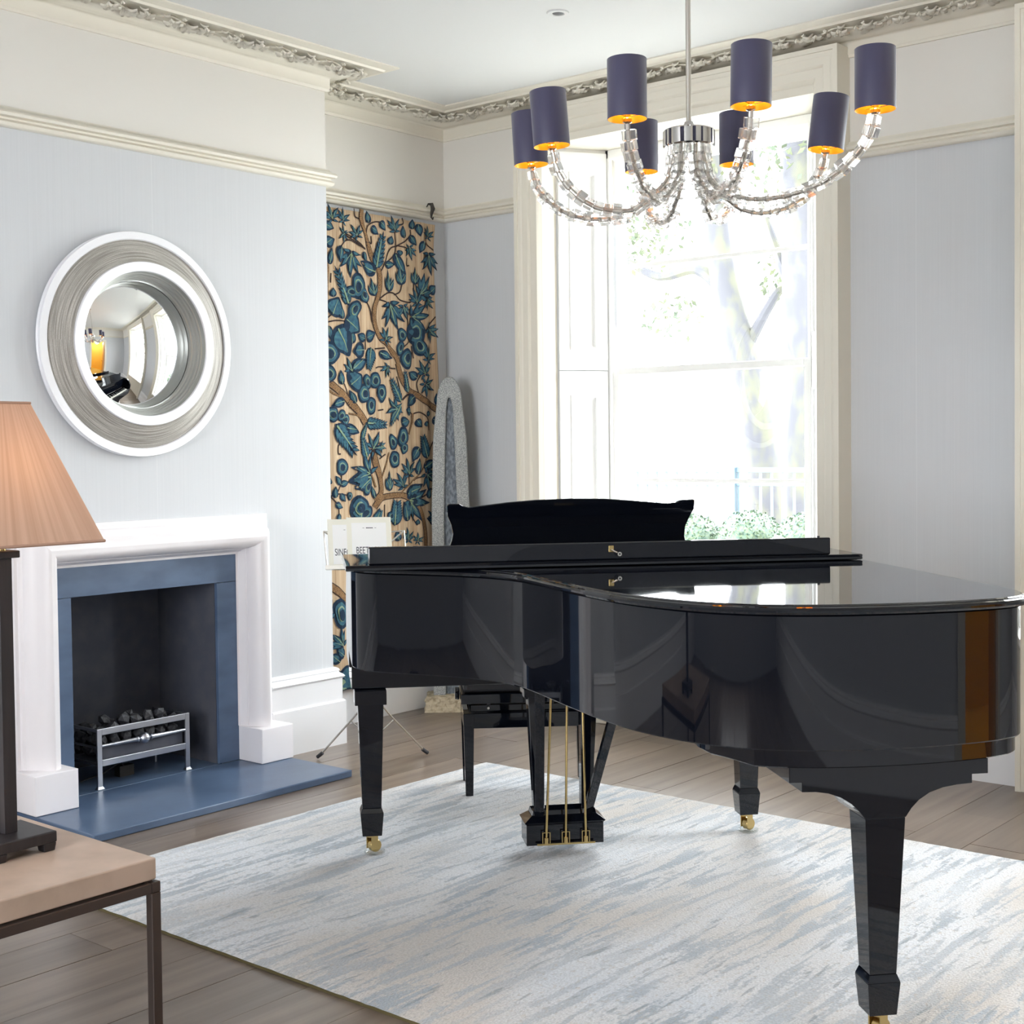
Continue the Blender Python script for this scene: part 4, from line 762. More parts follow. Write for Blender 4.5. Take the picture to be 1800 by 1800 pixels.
def edge_prism(mb, poly, prof):     # prof: (outward offset, z) from bottom to top; closed with caps
    n = len(poly); rings = [[(x, -y, z) for x, y in offset(poly, sgn * o)] for o, z in prof]
    vs = sum(rings, []); fs = [(r * n + i, r * n + (i + 1) % n, (r + 1) * n + (i + 1) % n, (r + 1) * n + i) for r in range(len(rings) - 1) for i in range(n)]
    mb.add(vs, fs + [tuple(range(n))[::-1], tuple(range((len(rings) - 1) * n, len(rings) * n))])
ZB, ZR, ZL = 0.715, 1.020, 1.045
g = MB(); edge_prism(g, CO, [(-0.010, ZB - 0.001), (-0.002, ZB), (0.0, ZB + 0.003), (0.0, ZR - 0.003), (-0.003, ZR)]); g.build('case', M_PIANO, pn, smooth=30)
# arms of the case beside the keys
for s, xo in ((-1, -0.753), (1, 0.80)):
    g = MB(); pts = [(0.06, ZR), (0.0, ZR), (-0.06, ZR - 0.006), (-0.12, ZR - 0.035), (-0.17, ZR - 0.085), (-0.21, ZR - 0.125), (-0.235, 0.86), (-0.24, 0.80), (-0.24, 0.66), (0.06, 0.66)]
    x0, x1 = (xo, xo + 0.06) if s < 0 else (xo - 0.06, xo)
    n = len(pts); g.add([(x0, -v, z) for v, z in pts] + [(x1, -v, z) for v, z in pts], [tuple(range(n)), tuple(range(n, 2 * n))[::-1]] + [(i, (i + 1) % n, n + (i + 1) % n, n + i) for i in range(n)])
    g.build('arm', M_PIANO, pn, bevel=0.004)
    MB().box((x0 + (0.06 if s < 0 else -0.035), 0.02, 0.74), (x1 + (0.035 if s < 0 else -0.06), 0.225, 0.80)).build('cheek_block', M_PIANO, pn, bevel=0.004)
MB().box((-0.745, -0.06, 0.585), (0.79, 0.235, 0.712)).build('keybed', M_PIANO, pn, bevel=0.003)
MB().box((-0.69, 0.215, 0.712), (0.74, 0.24, 0.765)).build('keyslip', M_PIANO, pn, bevel=0.003)
g = MB(); 
for i in range(52): g.box((-0.615 + i * 0.0236, 0.065, 0.74), (-0.615 + i * 0.0236 + 0.0224, 0.212, 0.762))
o = g.build('white_keys', M_IVORY, pn); o['kind'] = 'stuff'
g = MB(); pat = [0, 2, 3, 5, 6]
for i in range(51):
    if (i + 5) % 7 in (0, 1, 3, 4, 5): g.box((-0.615 + (i + 1) * 0.0236 - 0.006, 0.065, 0.762), (-0.615 + (i + 1) * 0.0236 + 0.006, 0.155, 0.774))
o = g.build('black_keys', M_PIANO, pn); o['kind'] = 'stuff'
# lower tail block under the rim
low = [p for p in offset(CO, -sgn * 0.012) if p[1] > 1.50]
lowp = [(0.04, 1.50)] + [(0.036, 1.56), (0.045, 1.63), (0.075, 1.69)] + [p for p in low if p[0] > 0.10 and p[1] > 1.6 and True] + [(0.788, 1.50)]
seen = []
for p in lowp:
    if not seen or (Vector(p) - Vector(seen[-1])).length > 0.01: seen.append(p)
g = MB(); edge_prism(g, seen, [(-0.004, 0.674), (0.0, 0.677), (0.0, ZB - 0.0015)]); g.build('tail_apron', M_PIANO, pn, smooth=30)
# lid: main board (moulded edge), and its front flap folded back on top
LD = [(x, y) for x, y in CO]; LD[0] = (-0.753, 0.29); LD = [p for p in LD if p[1] >= 0.285][:-0 or None]; LD[-1] = LD[-1]
LD = [p for p in CO if p[1] > 0.30]; LD = [(-0.753, 0.285)] + LD + [(0.80, 0.285)]
g = MB(); edge_prism(g, LD, [(0.006, ZR + 0.001), (0.016, ZR + 0.003), (0.020, ZR + 0.008), (0.020, ZR + 0.013), (0.016, ZR + 0.018), (0.010, ZR + 0.0205), (0.009, ZR + 0.0225), (0.004, ZL)]); g.build('main_lid', M_PIANO, pn, smooth=14)
g = MB(); fl = [(-0.778, 0.285), (0.800, 0.285), (0.800, 0.735), (-0.778, 0.735)]
zf = ZL + 0.0015
pr_ = [(-0.004, zf), (0.0, zf + 0.002), (-0.0008, zf + 0.0085), (0.0, zf + 0.0150), (-0.003, zf + 0.017)]
ss = sgn; ar2 = sum(fl[i - 1][0] * fl[i][1] - fl[i][0] * fl[i - 1][1] for i in range(4)); sgn = -1 if ar2 > 0 else 1
edge_prism(g, fl, pr_); sgn = ss; g.build('front_flap', M_PIANO, pn)
FT = zf + 0.017
g = MB(); g.box((-0.712, -0.728, FT), (0.700, -0.706, FT + 0.052)); fbp = g.build('drop_board', M_PIANO, pn, bevel=0.004)
g = MB(); g.box((0.004, -0.730, FT + 0.022), (0.020, -0.7275, FT + 0.042)); g.build('lock_plate', M_BRASS, fbp, bevel=0.001)
g = MB(); g.tube([(0.012, -0.730, FT + 0.030), (0.012, -0.742, FT + 0.030)], 0.0025, 8); g.tube([(0.012, -0.742, FT + 0.030), (0.018, -0.748, FT + 0.026), (0.026, -0.750, FT + 0.022)], 0.0025, 8)
g.lathe([(0.003, -0.002), (0.0065, -0.002), (0.0065, 0.002), (0.003, 0.002)], 14, (0.033, -0.750, FT + 0.018), 'y', closed=True); g.build('key', M_NICKEL, fbp, True)
for x in (-0.5, 0.45): MB().box((x, -0.700, FT - 0.0), (x + 0.06, -0.68, FT + 0.003)).build('hinge', M_BRASS, fbp)
MB().tube([(0.665, -0.717, FT + 0.052), (0.665, -0.717, FT + 0.057)], 0.004, 10).build('stop_button', M_RUBBER, fbp, True)
for x in (-0.55, 0.0, 0.52): MB().box((x, -0.291, FT - 0.004), (x + 0.07, -0.277, FT + 0.001)).build('flap_hinge', M_BRASS, pn)
# music desk
dk = [(-0.42, 1.030), (-0.418, 1.055), (-0.408, 1.085), (-0.404, 1.110), (-0.410, 1.140), (-0.424, 1.172), (-0.426, 1.208), (-0.420, 1.213), (-0.385, 1.213), (-0.372, 1.205), (-0.352, 1.200), (-0.30, 1.206), (-0.22, 1.215), (-0.12, 1.222), (0.0, 1.2245), (0.12, 1.222), (0.22, 1.214), (0.30, 1.206), (0.345, 1.202), (0.375, 1.205), (0.392, 1.213), (0.437, 1.215), (0.444, 1.211), (0.443, 1.180), (0.428, 1.150), (0.416, 1.118), (0.416, 1.085), (0.426, 1.052), (0.432, 1.030)]
g = MB(); n = len(dk)
def dv(x, z, d): return (x + 0.012, -(0.02 + (z - 1.03) * 0.30 + d), z)
g.add([dv(x, z, 0) for x, z in dk] + [dv(x, z, 0.016) for x, z in dk], [tuple(range(n)), tuple(range(n, 2 * n))[::-1]] + [(i, (i + 1) % n, n + (i + 1) % n, n + i) for i in range(n)])
g.build('music_desk', M_PIANO, pn, bevel=0.003)
g = MB(); g.box((-0.45, -0.20, ZR), (0.47, -0.01, ZR + 0.012)); g.build('desk_tray', M_PIANO, pn, bevel=0.002)
g = MB(); g.box((-0.69, -0.285, ZR - 0.003), (0.74, -0.061, ZR + 0.0005)); g.build('iron_frame', mat('bronze_painted_plate', srgb(44, 40, 36), 0.5, metal=0.3), pn)
# legs
def leg(cx, v, ztop, wt, parent_label=None):
    y = -v; g = MB()
    g.taper(cx, y, 0.178, 0.0325, ztop, wt); g.taper(cx, y, 0.160, 0.0395, 0.178, 0.0330); g.taper(cx, y, 0.082, 0.0330, 0.160, 0.0395)
    o = g.build('leg', M_PIANO, pn, bevel=0.0015)
    c = MB(); z0 = RUGT + 0.006; a = 0.5
    dx, dy = cos(a), sin(a)
    c.lathe([(0.0, 0.0825), (0.022, 0.0825), (0.022, 0.074), (0.0, 0.074)], 16, (cx, y, 0))
    for s in (-1, 1):
        Mx = Matrix.Translation((cx, y, 0)) @ Matrix.Rotation(a, 4, 'Z')
        c.box((-0.012, s * 0.0165 - 0.002, 0.030), (0.014, s * 0.0165 + 0.002, 0.076), M=Mx)
    c.build('caster_fork', M_BRASS, o, bevel=0.001)
    w = MB(); R = 0.0215; zc = z0 + R; prof = [(0.004, -0.012), (R * 0.9, -0.013), (R, -0.010), (R, 0.010), (R * 0.9, 0.013), (0.004, 0.013)]
    nn_ = len(prof); sg = 24; vs = []
    Mx = Matrix.Translation((cx, y, zc)) @ Matrix.Rotation(a, 4, 'Z')
    for r, h in prof:
        for k in range(sg): t = 2 * pi * k / sg; vs.append(Mx @ Vector((0.010 + r * cos(t), h, r * sin(t))))
    w.add(vs, [(i * sg + k, i * sg + (k + 1) % sg, (i + 1) * sg + (k + 1) % sg, (i + 1) * sg + k) for i in range(nn_ - 1) for k in range(sg)] + [tuple(range(sg)), tuple(range((nn_ - 1) * sg, nn_ * sg))])
    w.build('caster_wheel', M_BRASS, o, smooth=30)
    return o
legs = [(-0.683, 0.040, 0.534, 0.0435), (0.658, 0.020, 0.534, 0.0435), (0.411, 1.738, 0.545, 0.0480)]
for a in legs: leg(*a)
for cx, v in ((-0.683, 0.040), (0.658, 0.020)): MB().box((cx - 0.054, -v - 0.054, 0.5345), (cx + 0.054, -v + 0.054, 0.5845)).build('leg_block', M_PIANO, pn, bevel=0.002)
# stepped tail bracket with concave shoulders
bk = [(0.182, 0.6735), (0.182, 0.636), (0.212, 0.636), (0.212, 0.614), (0.245, 0.613), (0.275, 0.608), (0.305, 0.597), (0.330, 0.581), (0.348, 0.563), (0.362, 0.545), (0.460, 0.545), (0.474, 0.565), (0.492, 0.583), (0.518, 0.599), (0.550, 0.609), (0.585, 0.614), (0.622, 0.616), (0.622, 0.637), (0.661, 0.637), (0.661, 0.6735)]
n = len(bk); g = MB(); v0, v1 = 1.50, 1.786
def bp_(x, z, v): return (x, -v, z)
g.add([bp_(x, z, v1) for x, z in bk] + [bp_(x, z, v0 + (0.0 if z > 0.63 else 0.13)) for x, z in bk], [tuple(range(n)), tuple(range(n, 2 * n))[::-1]] + [(i, (i + 1) % n, n + (i + 1) % n, n + i) for i in range(n)])
g.build('tail_bracket', M_PIANO, pn, bevel=0.0015)
# lyre
ly0, ly1 = 0.075, 0.185
g = MB(); g.box((-0.168, -ly1, 0.052), (0.098, -ly0, 0.122)); g.taper(-0.035, -(ly0 + ly1) / 2, 0.122, (0.133, 0.055), 0.130, (0.140, 0.062)); g.taper(-0.035, -(ly0 + ly1) / 2, 0.130, (0.140, 0.062), 0.150, (0.112, 0.038)); g.taper(-0.035, -(ly0 + ly1) / 2, 0.150, (0.112, 0.038), 0.166, (0.108, 0.034))
lb = g.build('lyre_box', M_PIANO, pn, bevel=0.001)
for cx0, cx1 in ((-0.118, -0.126), (0.047, 0.060)):
    g = MB(); g.taper(cx0, -0.13, 0.166, (0.018, 0.020), 0.60, (0.030, 0.028), cx1=cx1); g.build('lyre_post', M_PIANO, pn, bevel=0.002)
g = MB().box((-0.17, -0.175, 0.555), (0.105, -0.085, 0.5845)); g.build('lyre_head', M_PIANO, pn, bevel=0.002)
for x0, x1 in ((-0.120, -0.165), (0.045, 0.118)):
    a_ = Vector((x0, -0.165, 0.15)); b_ = Vector((x1, -0.47, 0.70)); g = MB(); d_ = (b_ - a_).normalized(); s1 = d_.cross(Vector((0, 0, 1))).normalized(); s2 = d_.cross(s1)
    vs = [p + s1 * i * 0.016 + s2 * j * 0.007 for p in (a_, b_) for i, j in ((-1, -1), (1, -1), (1, 1), (-1, 1))]
    g.add(vs, [(0, 3, 2, 1), (4, 5, 6, 7), (0, 1, 5, 4), (1, 2, 6, 5), (2, 3, 7, 6), (3, 0, 4, 7)]); g.build('lyre_brace', M_PIANO, pn, bevel=0.0015)
MB().box((-0.135, -0.204, 0.056), (0.065, -0.198, 0.063)).build('pedal_bar', M_BRASS, pn, bevel=0.001)
for x, xt in ((-0.103, -0.082), (-0.036, -0.030), (0.033, 0.020)):
    g = MB(); y = -0.200
    for (a, b) in (((x - 0.014, y - 0.003, 0.060), (x - 0.011, y + 0.003, 0.100)), ((x + 0.011, y - 0.003, 0.060), (x + 0.014, y + 0.003, 0.100)), ((x - 0.014, y - 0.003, 0.098), (x + 0.014, y + 0.003, 0.101))): g.box(a, b)
    g.build('pedal_bracket', M_BRASS, pn, bevel=0.0008)
    g = MB(); g.tube([(x, y, 0.078), (xt, y - 0.02, 0.66)], 0.0042, 10); g.tube([(x, y, 0.060), (x, y, 0.082)], 0.0078, 12); g.build('pedal_rod', M_BRASS, pn, True)
    MB().box((x - 0.012, 0.0 + 0.0 - 0.07, 0.060), (x + 0.012, 0.06, 0.072)).build('pedal', M_BRASS, pn, bevel=0.004)
# glass caster cups
for i, (cx, v, _, _) in enumerate(legs):
    q = Matrix.Rotation(PTH, 3, 'Z') @ Vector((cx + 0.010 * cos(0.5), -v + 0.010 * sin(0.5), 0)) + PM
    o = MB().lathe([(0, 0.0), (0.032, 0.0), (0.036, 0.003), (0.036, 0.009), (0.033, 0.010), (0.031, 0.0055), (0.0, 0.0055)], 32, (q.x, q.y, RUGT)).build('caster_cup', M_CUP, None, True, origin=(q.x, q.y, RUGT))
    tag(o, ['clear glass caster cup under the left front piano leg nearest the fireplace', 'clear glass caster cup under the far piano leg by the window', 'clear glass caster cup under the nearest tail leg of the piano'][i], 'caster cup', 'glass cups under the piano casters')

# ------------------------------------------------------------------ piano bench
be = empty('piano_bench', (1.612, -1.283, 0), 'black lacquered adjustable piano bench standing behind the piano', 'bench', None, radians(44.5))
hx, hy = 0.262, 0.148
for sx_ in (-1, 1):
    for sy_ in (-1, 1):
        g = MB(); cx, cy = sx_ * (hx - 0.02), sy_ * (hy - 0.02); g.taper(cx, cy, RUGT if (sy_ < 0 or 1) else 0, 0.0150, 0.345, 0.0215); g.build('leg', M_PIANO, be, bevel=0.0015)
for (a, b) in (((-hx + 0.04, -hy, 0.285), (hx - 0.04, -hy + 0.022, 0.345)), ((-hx + 0.04, hy - 0.022, 0.285), (hx - 0.04, hy, 0.345)), ((-hx, -hy + 0.04, 0.285), (-hx + 0.022, hy - 0.04, 0.345)), ((hx - 0.022, -hy + 0.04, 0.285), (hx, hy - 0.04, 0.345))):
    MB().box(a, b).build('apron', M_PIANO, be, bevel=0.0015)
g = MB().box((-hx + 0.03, -hy + 0.03, 0.345), (hx - 0.03, hy - 0.03, 0.372)); g.build('lift_frame', M_PIANO, be)
g = MB().box((-hx - 0.01, -hy - 0.012, 0.385), (hx + 0.01, hy + 0.012, 0.425)); g.build('seat_frame', M_PIANO, be, bevel=0.003)
g = MB().box((-hx, -hy, 0.426), (hx, hy, 0.475)); g.build('cushion', mat('black_leather', srgb(34, 34, 38), 0.5, bump=((90, 90, 90), 0.2, 0.001)), be, bevel=0.015, seg=3)
for x in (-0.16, 0.1): MB().box((x, -0.03, 0.372), (x + 0.012, 0.03, 0.386)).build('scissor_arm', M_STEEL, be)
g = MB().tube([(-hx + 0.10, -hy + 0.028, 0.362), (-hx + 0.10, -hy + 0.018, 0.362)], 0.005, 12); g.build('bolt', M_NICKEL, be, True)
for s in (-1, 1): MB().lathe([(0, 0), (0.024, 0), (0.026, 0.004), (0.024, 0.018), (0, 0.020)] if s > 0 else [(0, -0.020), (0.024, -0.018), (0.026, -0.004), (0.024, 0), (0, 0)], 20, (s * (hx + 0.011), 0, 0.402), 'x').build('height_knob', M_PIANO, be, True)

# ------------------------------------------------------------------ folding music stand with two books
st = empty('music_stand', (0.791, -1.362, 0), 'silver folding music stand on tripod feet behind the piano', 'music stand')
SX = Vector((0.765, 0.644, 0)); SN = Vector((0.644, -0.765, 0)); C1 = Vector((0.791, -1.362, 0))
for i, (fx, fy) in enumerate(((0.521, -1.444), (0.856, -1.087), (1.000, -1.556))):
    f0 = Vector((fx, fy, 0.012)); d = (f0 - C1); d.z = 0; dn = d.normalized()
    L = MB().tube([C1 + dn * 0.012 + Vector((0, 0, 0.30)), C1 + dn * 0.10 + Vector((0, 0, 0.20)), f0], 0.0045, 8).build('leg', M_NICKEL, st, True)
    MB().tube([C1 + dn * 0.012 + Vector((0, 0, 0.12)), C1 + dn * 0.115 + Vector((0, 0, 0.19))], 0.003, 6).build('leg_brace', M_NICKEL, L, True)
    MB().tube([f0 - dn * 0.022 + Vector((0, 0, 0.020)), f0 + dn * 0.006 + Vector((0, 0, -0.001))], 0.0085, 10).build('rubber_foot', M_RUBBER, L, True)
MB().tube([C1 + Vector((0, 0, 0.10)), C1 + Vector((0, 0, 0.62))], 0.008, 12).build('pole', M_NICKEL, st, True)
MB().tube([C1 + Vector((0, 0, 0.60)), C1 + Vector((0, 0, 0.93))], 0.0055, 12).build('pole', M_NICKEL, st, True)
MB().tube([C1 + Vector((0, 0, 0.58)), C1 + Vector((0, 0, 0.64))], 0.012, 12).build('collar', M_RUBBER, st, True)
# desk plane: u along SX, t up the tilted desk
CD = C1 + SN * 0.03 + Vector((0, 0, 0.875)); UP = (Vector((0, 0, 1)) * cos(radians(14)) - SN * sin(radians(14)))
def DP(u, t, d=0): return CD + SX * u + UP * t + (SN * cos(radians(14)) + Vector((0, 0, 1)) * sin(radians(14))) * d
g = MB()
pts = {'bl': (-0.185, 0.0), 'tl': (-0.205, 0.170), 'tr': (0.150, 0.170), 'br': (0.165, 0.0)}
def st_bar(a, b, r=0.0035): return MB().tube([DP(*a), DP(*b)], r, 8)
for a, b in (((-0.187, 0.0), (-0.207, 0.170)), ((0.165, 0), (0.150, 0.170)), ((-0.207, 0.170), (0.0, 0.04)), ((0.150, 0.170), (0.0, 0.04)), ((-0.19, 0.002), (0.0, 0.10)), ((0.165, 0.002), (0.0, 0.10)), ((-0.207, 0.170), (-0.15, 0.165)), ((0.150, 0.170), (0.09, 0.165)), ((-0.187, 0.0), (-0.15, 0.04)), ((0, 0.0), (0, 0.20))): st_bar(a, b).build('desk_rail', M_NICKEL, st, True)
g = MB(); g.add([DP(-0.192, -0.004, 0), DP(0.168, -0.004, 0), DP(0.168, -0.004, 0.030), DP(-0.192, -0.004, 0.030), DP(-0.192, 0.0, 0), DP(0.168, 0.0, 0), DP(0.168, 0.0, 0.030), DP(-0.192, 0.0, 0.030), DP(-0.192, 0.014, 0.030), DP(0.168, 0.014, 0.030), DP(-0.192, 0.014, 0.027), DP(0.168, 0.014, 0.027)], [(0, 1, 2, 3), (4, 5, 6, 7), (3, 2, 9, 8), (7, 6, 11, 10), (8, 9, 11, 10)]); g.build('ledge', M_NICKEL, st)
def text_mesh(body, size, loc_fn, parent, name, m, sx=1.0, align='LEFT'):
    cu = bpy.data.curves.new(name, 'FONT'); cu.body = body; cu.size = size; cu.align_x = align; cu.extrude = 0.0
    o = bpy.data.objects.new(name, cu); COL.objects.link(o)
    dg = bpy.context.evaluated_depsgraph_get(); me = bpy.data.meshes.new_from_object(o.evaluated_get(dg))
    bpy.data.objects.remove(o)
    org = Vector(parent.get('_org', (0, 0, 0)))
    for v in me.vertices: v.co = loc_fn(v.co.x * sx, v.co.y) - org
    me.materials.clear(); me.materials.append(m)
    q = bpy.data.objects.new(name, me); COL.objects.link(q); q.parent = parent; return q
def book(u0, u1, t1, skew, d0, title, tx, label, grp):
    c = DP((u0 + u1) / 2, 0.0, d0); root = empty('sheet_music_book', c, label, 'book', grp)
    def Q(u, t, d): return DP(u0 + u * (u1 - u0) + skew * t, 0.001 + t, d0 + d)
    g = MB(); g.add([Q(a, b, d) for d in (0.0, 0.006) for a, b in ((0, 0), (1, 0), (1, t1), (0, t1))], [(0, 3, 2, 1), (4, 5, 6, 7), (0, 1, 5, 4), (1, 2, 6, 5), (2, 3, 7, 6), (3, 0, 4, 7)]); g.build('cover', M_PAPER, root)
    g = MB(); g.add([Q(a, b, 0.0064) for a, b in ((0.11, 0.02), (0.89, 0.02), (0.89, t1 - 0.025), (0.11, t1 - 0.025))], [(0, 1, 2, 3)]); g.build('title_panel', M_PAPERIN, root)
    W_ = u1 - u0
    text_mesh(title, 0.044, lambda x, y: Q((tx + x) / W_, t1 - 0.163 + y, 0.0068), root, 'title_lettering', M_INK, 0.60)
    g = MB()
    for (a, b) in ((0.36, 0.40), (0.44, 0.47), (0.475, 0.50), (0.505, 0.53), (0.535, 0.56), (0.565, 0.59), (0.63, 0.67)):
        hh = 0.0015 if a in (0.36, 0.63) else 0.004
        g.add([Q(a, t1 - 0.048 - hh / 2, 0.0068), Q(b, t1 - 0.048 - hh / 2, 0.0068), Q(b, t1 - 0.048 + hh / 2, 0.0068), Q(a, t1 - 0.048 + hh / 2, 0.0068)], [(0, 1, 2, 3)])
    g.build('ornament_line', M_INK, root)
book(-0.178, 0.02, 0.222, -0.06, 0.002, 'SINFONIA', 0.028, 'left ivory music book on the stand, title beginning SIN', None)
book(-0.093, 0.103, 0.228, -0.055, 0.011, 'BEETHOVEN', 0.038, 'right ivory music book on the stand, title beginning BEET', None)

# ------------------------------------------------------------------ chandelier
CH = Vector((3.103, -2.35, 2.252))
ch = empty('chandelier', (CH.x, CH.y, CEIL), 'chandelier of clear crystal block arms with eight navy gold-lined shades', 'chandelier')
MB().tube([CH + Vector((0, 0, 0.02)), (CH.x, CH.y, CEIL - 0.03)], 0.0072, 12).build('drop_rod', M_NICKEL, ch, True)
MB().lathe([(0, -0.03), (0.03, -0.03), (0.055, -0.012), (0.058, 0), (0, 0)], 32, (CH.x, CH.y, CEIL)).build('ceiling_rose', M_CHROME, ch, True)
MB().lathe([(0, 0.022), (0.068, 0.022), (0.0715, 0.018), (0.0715, -0.022), (0.068, -0.026), (0, -0.026)], 48, tuple(CH)).build('hub', M_CHROME, ch, smooth=40)
MB().lathe([(0, 0.045), (0.012, 0.045), (0.016, 0.03), (0.03, 0.022), (0, 0.022)], 20, tuple(CH)).build('hub_finial', M_CHROME, ch, True)
BEADM = MB().box((-0.0128, -0.0185, -0.0125), (0.0128, 0.0185, 0.0125))
def mk_mesh(mb, name, m, bevel=True):
    o = mb.build(name, m); me = o.data; bm = bmesh.new(); bm.from_mesh(me); bmesh.ops.bevel(bm, geom=bm.edges[:], offset=0.0012, segments=1, affect='EDGES'); bm.to_mesh(me); bm.free(); bpy.data.objects.remove(o); return me
bead_me = mk_mesh(BEADM, 'crystal_bead', M_CRYSTAL)
shade_prof = [(0.049, 0.0), (0.0505, 0.0), (0.0505, 0.152), (0.049, 0.152)]
ends = [(2.605, -2.43, 2.236, -3), (2.807, -2.587, 2.236, -4), (3.141, -2.698, 2.237, 0), (2.78, -2.113, 2.237, 0), (3.439, -2.591, 2.239, 1), (3.048, -2.004, 2.238, 0), (3.341, -2.006, 2.238, 6.5), (3.657, -2.355, 2.237, 0)]
random.seed(21)
RAY = Vector((0.765, 0.644, 0))
for i, (ex, ey, ez, tilt) in enumerate(ends):
    e = Vector((ex, ey, ez)); d = Vector((ex - CH.x, ey - CH.y, 0)); R = d.length; d.normalize()
    ctrl = [(0.045, -0.026), (0.050, -0.075), (0.070, -0.125), (0.125, -0.172), (R * 0.45, -0.198), (R * 0.68, -0.186), (R * 0.86, -0.140), (R * 0.965, -0.080), (R, -0.020)]
    pts = crom([Vector(c) for c in ctrl], 6)
    P3 = [CH + d * p.x + Vector((0, 0, p.y)) for p in pts]
    arm = MB().tube(P3 + [P3[-1] + Vector((0, 0, 0.03))], 0.0062, 10).build('arm', M_NICKEL, ch, True)
    # beads evenly along the arm
    acc = 0; nxt = 0.010; step = 0.0275; k = 0
    for j in range(1, len(P3)):
        a, b = P3[j - 1], P3[j]; L = (b - a).length
        while acc + L >= nxt and j < len(P3) - 1:
            t = (nxt - acc) / L; p = a.lerp(b, t); T = (b - a).normalized(); N = T.cross(Vector((0, 0, 1))).normalized(); B = T.cross(N)
            tw = [0, 0.5, 0.2, -0.4][k % 4] + random.uniform(-0.15, 0.15); N2 = N * cos(tw) + B * sin(tw); B2 = T.cross(N2); off = random.uniform(-0.004, 0.004)
            o = bpy.data.objects.new('crystal_bead', bead_me); COL.objects.link(o); o.parent = arm
            q = p + N2 * off - Vector((CH.x, CH.y, CEIL)) * 0
            loc = q - Vector(ch['_org'])
            o.matrix_local = Matrix(((T.x, N2.x, B2.x, loc.x), (T.y, N2.y, B2.y, loc.y), (T.z, N2.z, B2.z, loc.z), (0, 0, 0, 1)))
            k += 1; nxt += step
        acc += L
    # candle tube, bulb, shade (tilted a little)
    Mt = Matrix.Translation(e) @ Matrix.Rotation(radians(tilt), 4, Vector((0.644, -0.765, 0)) * -1)
    g = MB(); g.lathe([(0.006, -0.012), (0.0125, -0.008), (0.0125, 0.0), (0.009, 0.004), (0.009, 0.045), (0.0, 0.046)], 16, (0, 0, 0)); 
    for t in (0.4, 2.5, 4.6): g.tube([(0.010 * cos(t), 0.010 * sin(t), 0.006), (0.047 * cos(t), 0.047 * sin(t), 0.012)], 0.0013, 5)
    g.v = [tuple(Mt @ Vector(v)) for v in g.v]; g.build('lamp_holder', M_CHROME, ch, True)
    g = MB(); g.lathe([(0.0, 0.045), (0.007, 0.047), (0.012, 0.060), (0.0135, 0.072), (0.009, 0.090), (0.003, 0.104), (0, 0.106)], 14, (0, 0, 0)); g.v = [tuple(Mt @ Vector(v)) for v in g.v]; g.build('bulb', M_BULB, ch, True)
    g = MB(); g.lathe([(0.0500, 0.0), (0.0508, 0.0005), (0.0505, 0.152), (0.0500, 0.1525)], 48, (0, 0, 0), mi=0); g.lathe([(0.0500, 0.0), (0.0494, 0.0006), (0.0494, 0.152), (0.0500, 0.1525)], 48, (0, 0, 0), mi=1)
    g.v = [tuple(Mt @ Vector(v)) for v in g.v]; g.build('lamp_shade', [M_SHADE, M_GOLD], ch, smooth=50)

# ------------------------------------------------------------------ side table and table lamp
TZ = 0.56; TX, TY = 2.795, -3.920
tb = empty('side_table', (TX - 0.35, TY - 0.35, 0), 'square side table, thick beige stone top on a thin dark bronze frame', 'table')
MB().box((TX - 0.72, TY - 0.72, TZ - 0.045), (TX, TY, TZ)).build('stone_top', M_TABLE, tb, bevel=0.003)
lw = 0.022; a0, a1, b0, b1 = TX - 0.73, TX + 0.006, TY - 0.73, TY + 0.006
for (x, y) in ((a0, b0), (a1 - lw, b0), (a1 - lw, b1 - lw), (a0, b1 - lw)): MB().box((x, y, 0), (x + lw, y + lw, TZ - 0.071)).build('leg', M_BRONZE, tb, bevel=0.002)
for (a, b) in (((a0, b0, TZ - 0.071), (a1, b0 + lw, TZ - 0.049)), ((a0, b1 - lw, TZ - 0.071), (a1, b1, TZ - 0.049)), ((a0, b0 + lw, TZ - 0.071), (a0 + lw, b1 - lw, TZ - 0.049)), ((a1 - lw, b0 + lw, TZ - 0.071), (a1, b1 - lw, TZ - 0.049))): MB().box(a, b).build('frame_rail', M_BRONZE, tb, bevel=0.002)
for (x, y) in ((a0 + 0.012, b0 + 0.012), (a1 - 0.032, b0 + 0.012), (a1 - 0.032, b1 - 0.032), (a0 + 0.012, b1 - 0.032)): MB().box((x, y, TZ - 0.0495), (x + 0.02, y + 0.02, TZ - 0.0445)).build('spacer', M_BRONZE, tb)
LX, LY = 2.512, -4.090
tl = empty('table_lamp', (LX, LY, TZ), 'dark wood table lamp with a tapering square taupe silk shade', 'lamp')
g = MB(); g.box((LX - 0.072, LY - 0.072, TZ + 0.018), (LX + 0.072, LY + 0.072, TZ + 0.042))
g.build('base', M_LAMPB, tl, bevel=0.003)
for sx_ in (-1, 1):
    for sy_ in (-1, 1): MB().taper(LX + sx_ * 0.056, LY + sy_ * 0.056, TZ, 0.0125, TZ + 0.018, 0.0150).build('foot', M_LAMPB, tl, bevel=0.002)
MB().box((LX - 0.0145, LY - 0.0145, TZ + 0.042), (LX + 0.0145, LY + 0.0145, 1.182)).build('stem', M_LAMPB, tl, bevel=0.001)
MB().box((LX - 0.027, LY - 0.027, 1.182), (LX + 0.027, LY + 0.027, 1.197)).build('cap', M_LAMPB, tl, bevel=0.002)
g = MB(); g.tube([(LX, LY, 1.197), (LX, LY, 1.30)], 0.009, 12); g.build('lamp_holder', M_BRASS, tl, True)
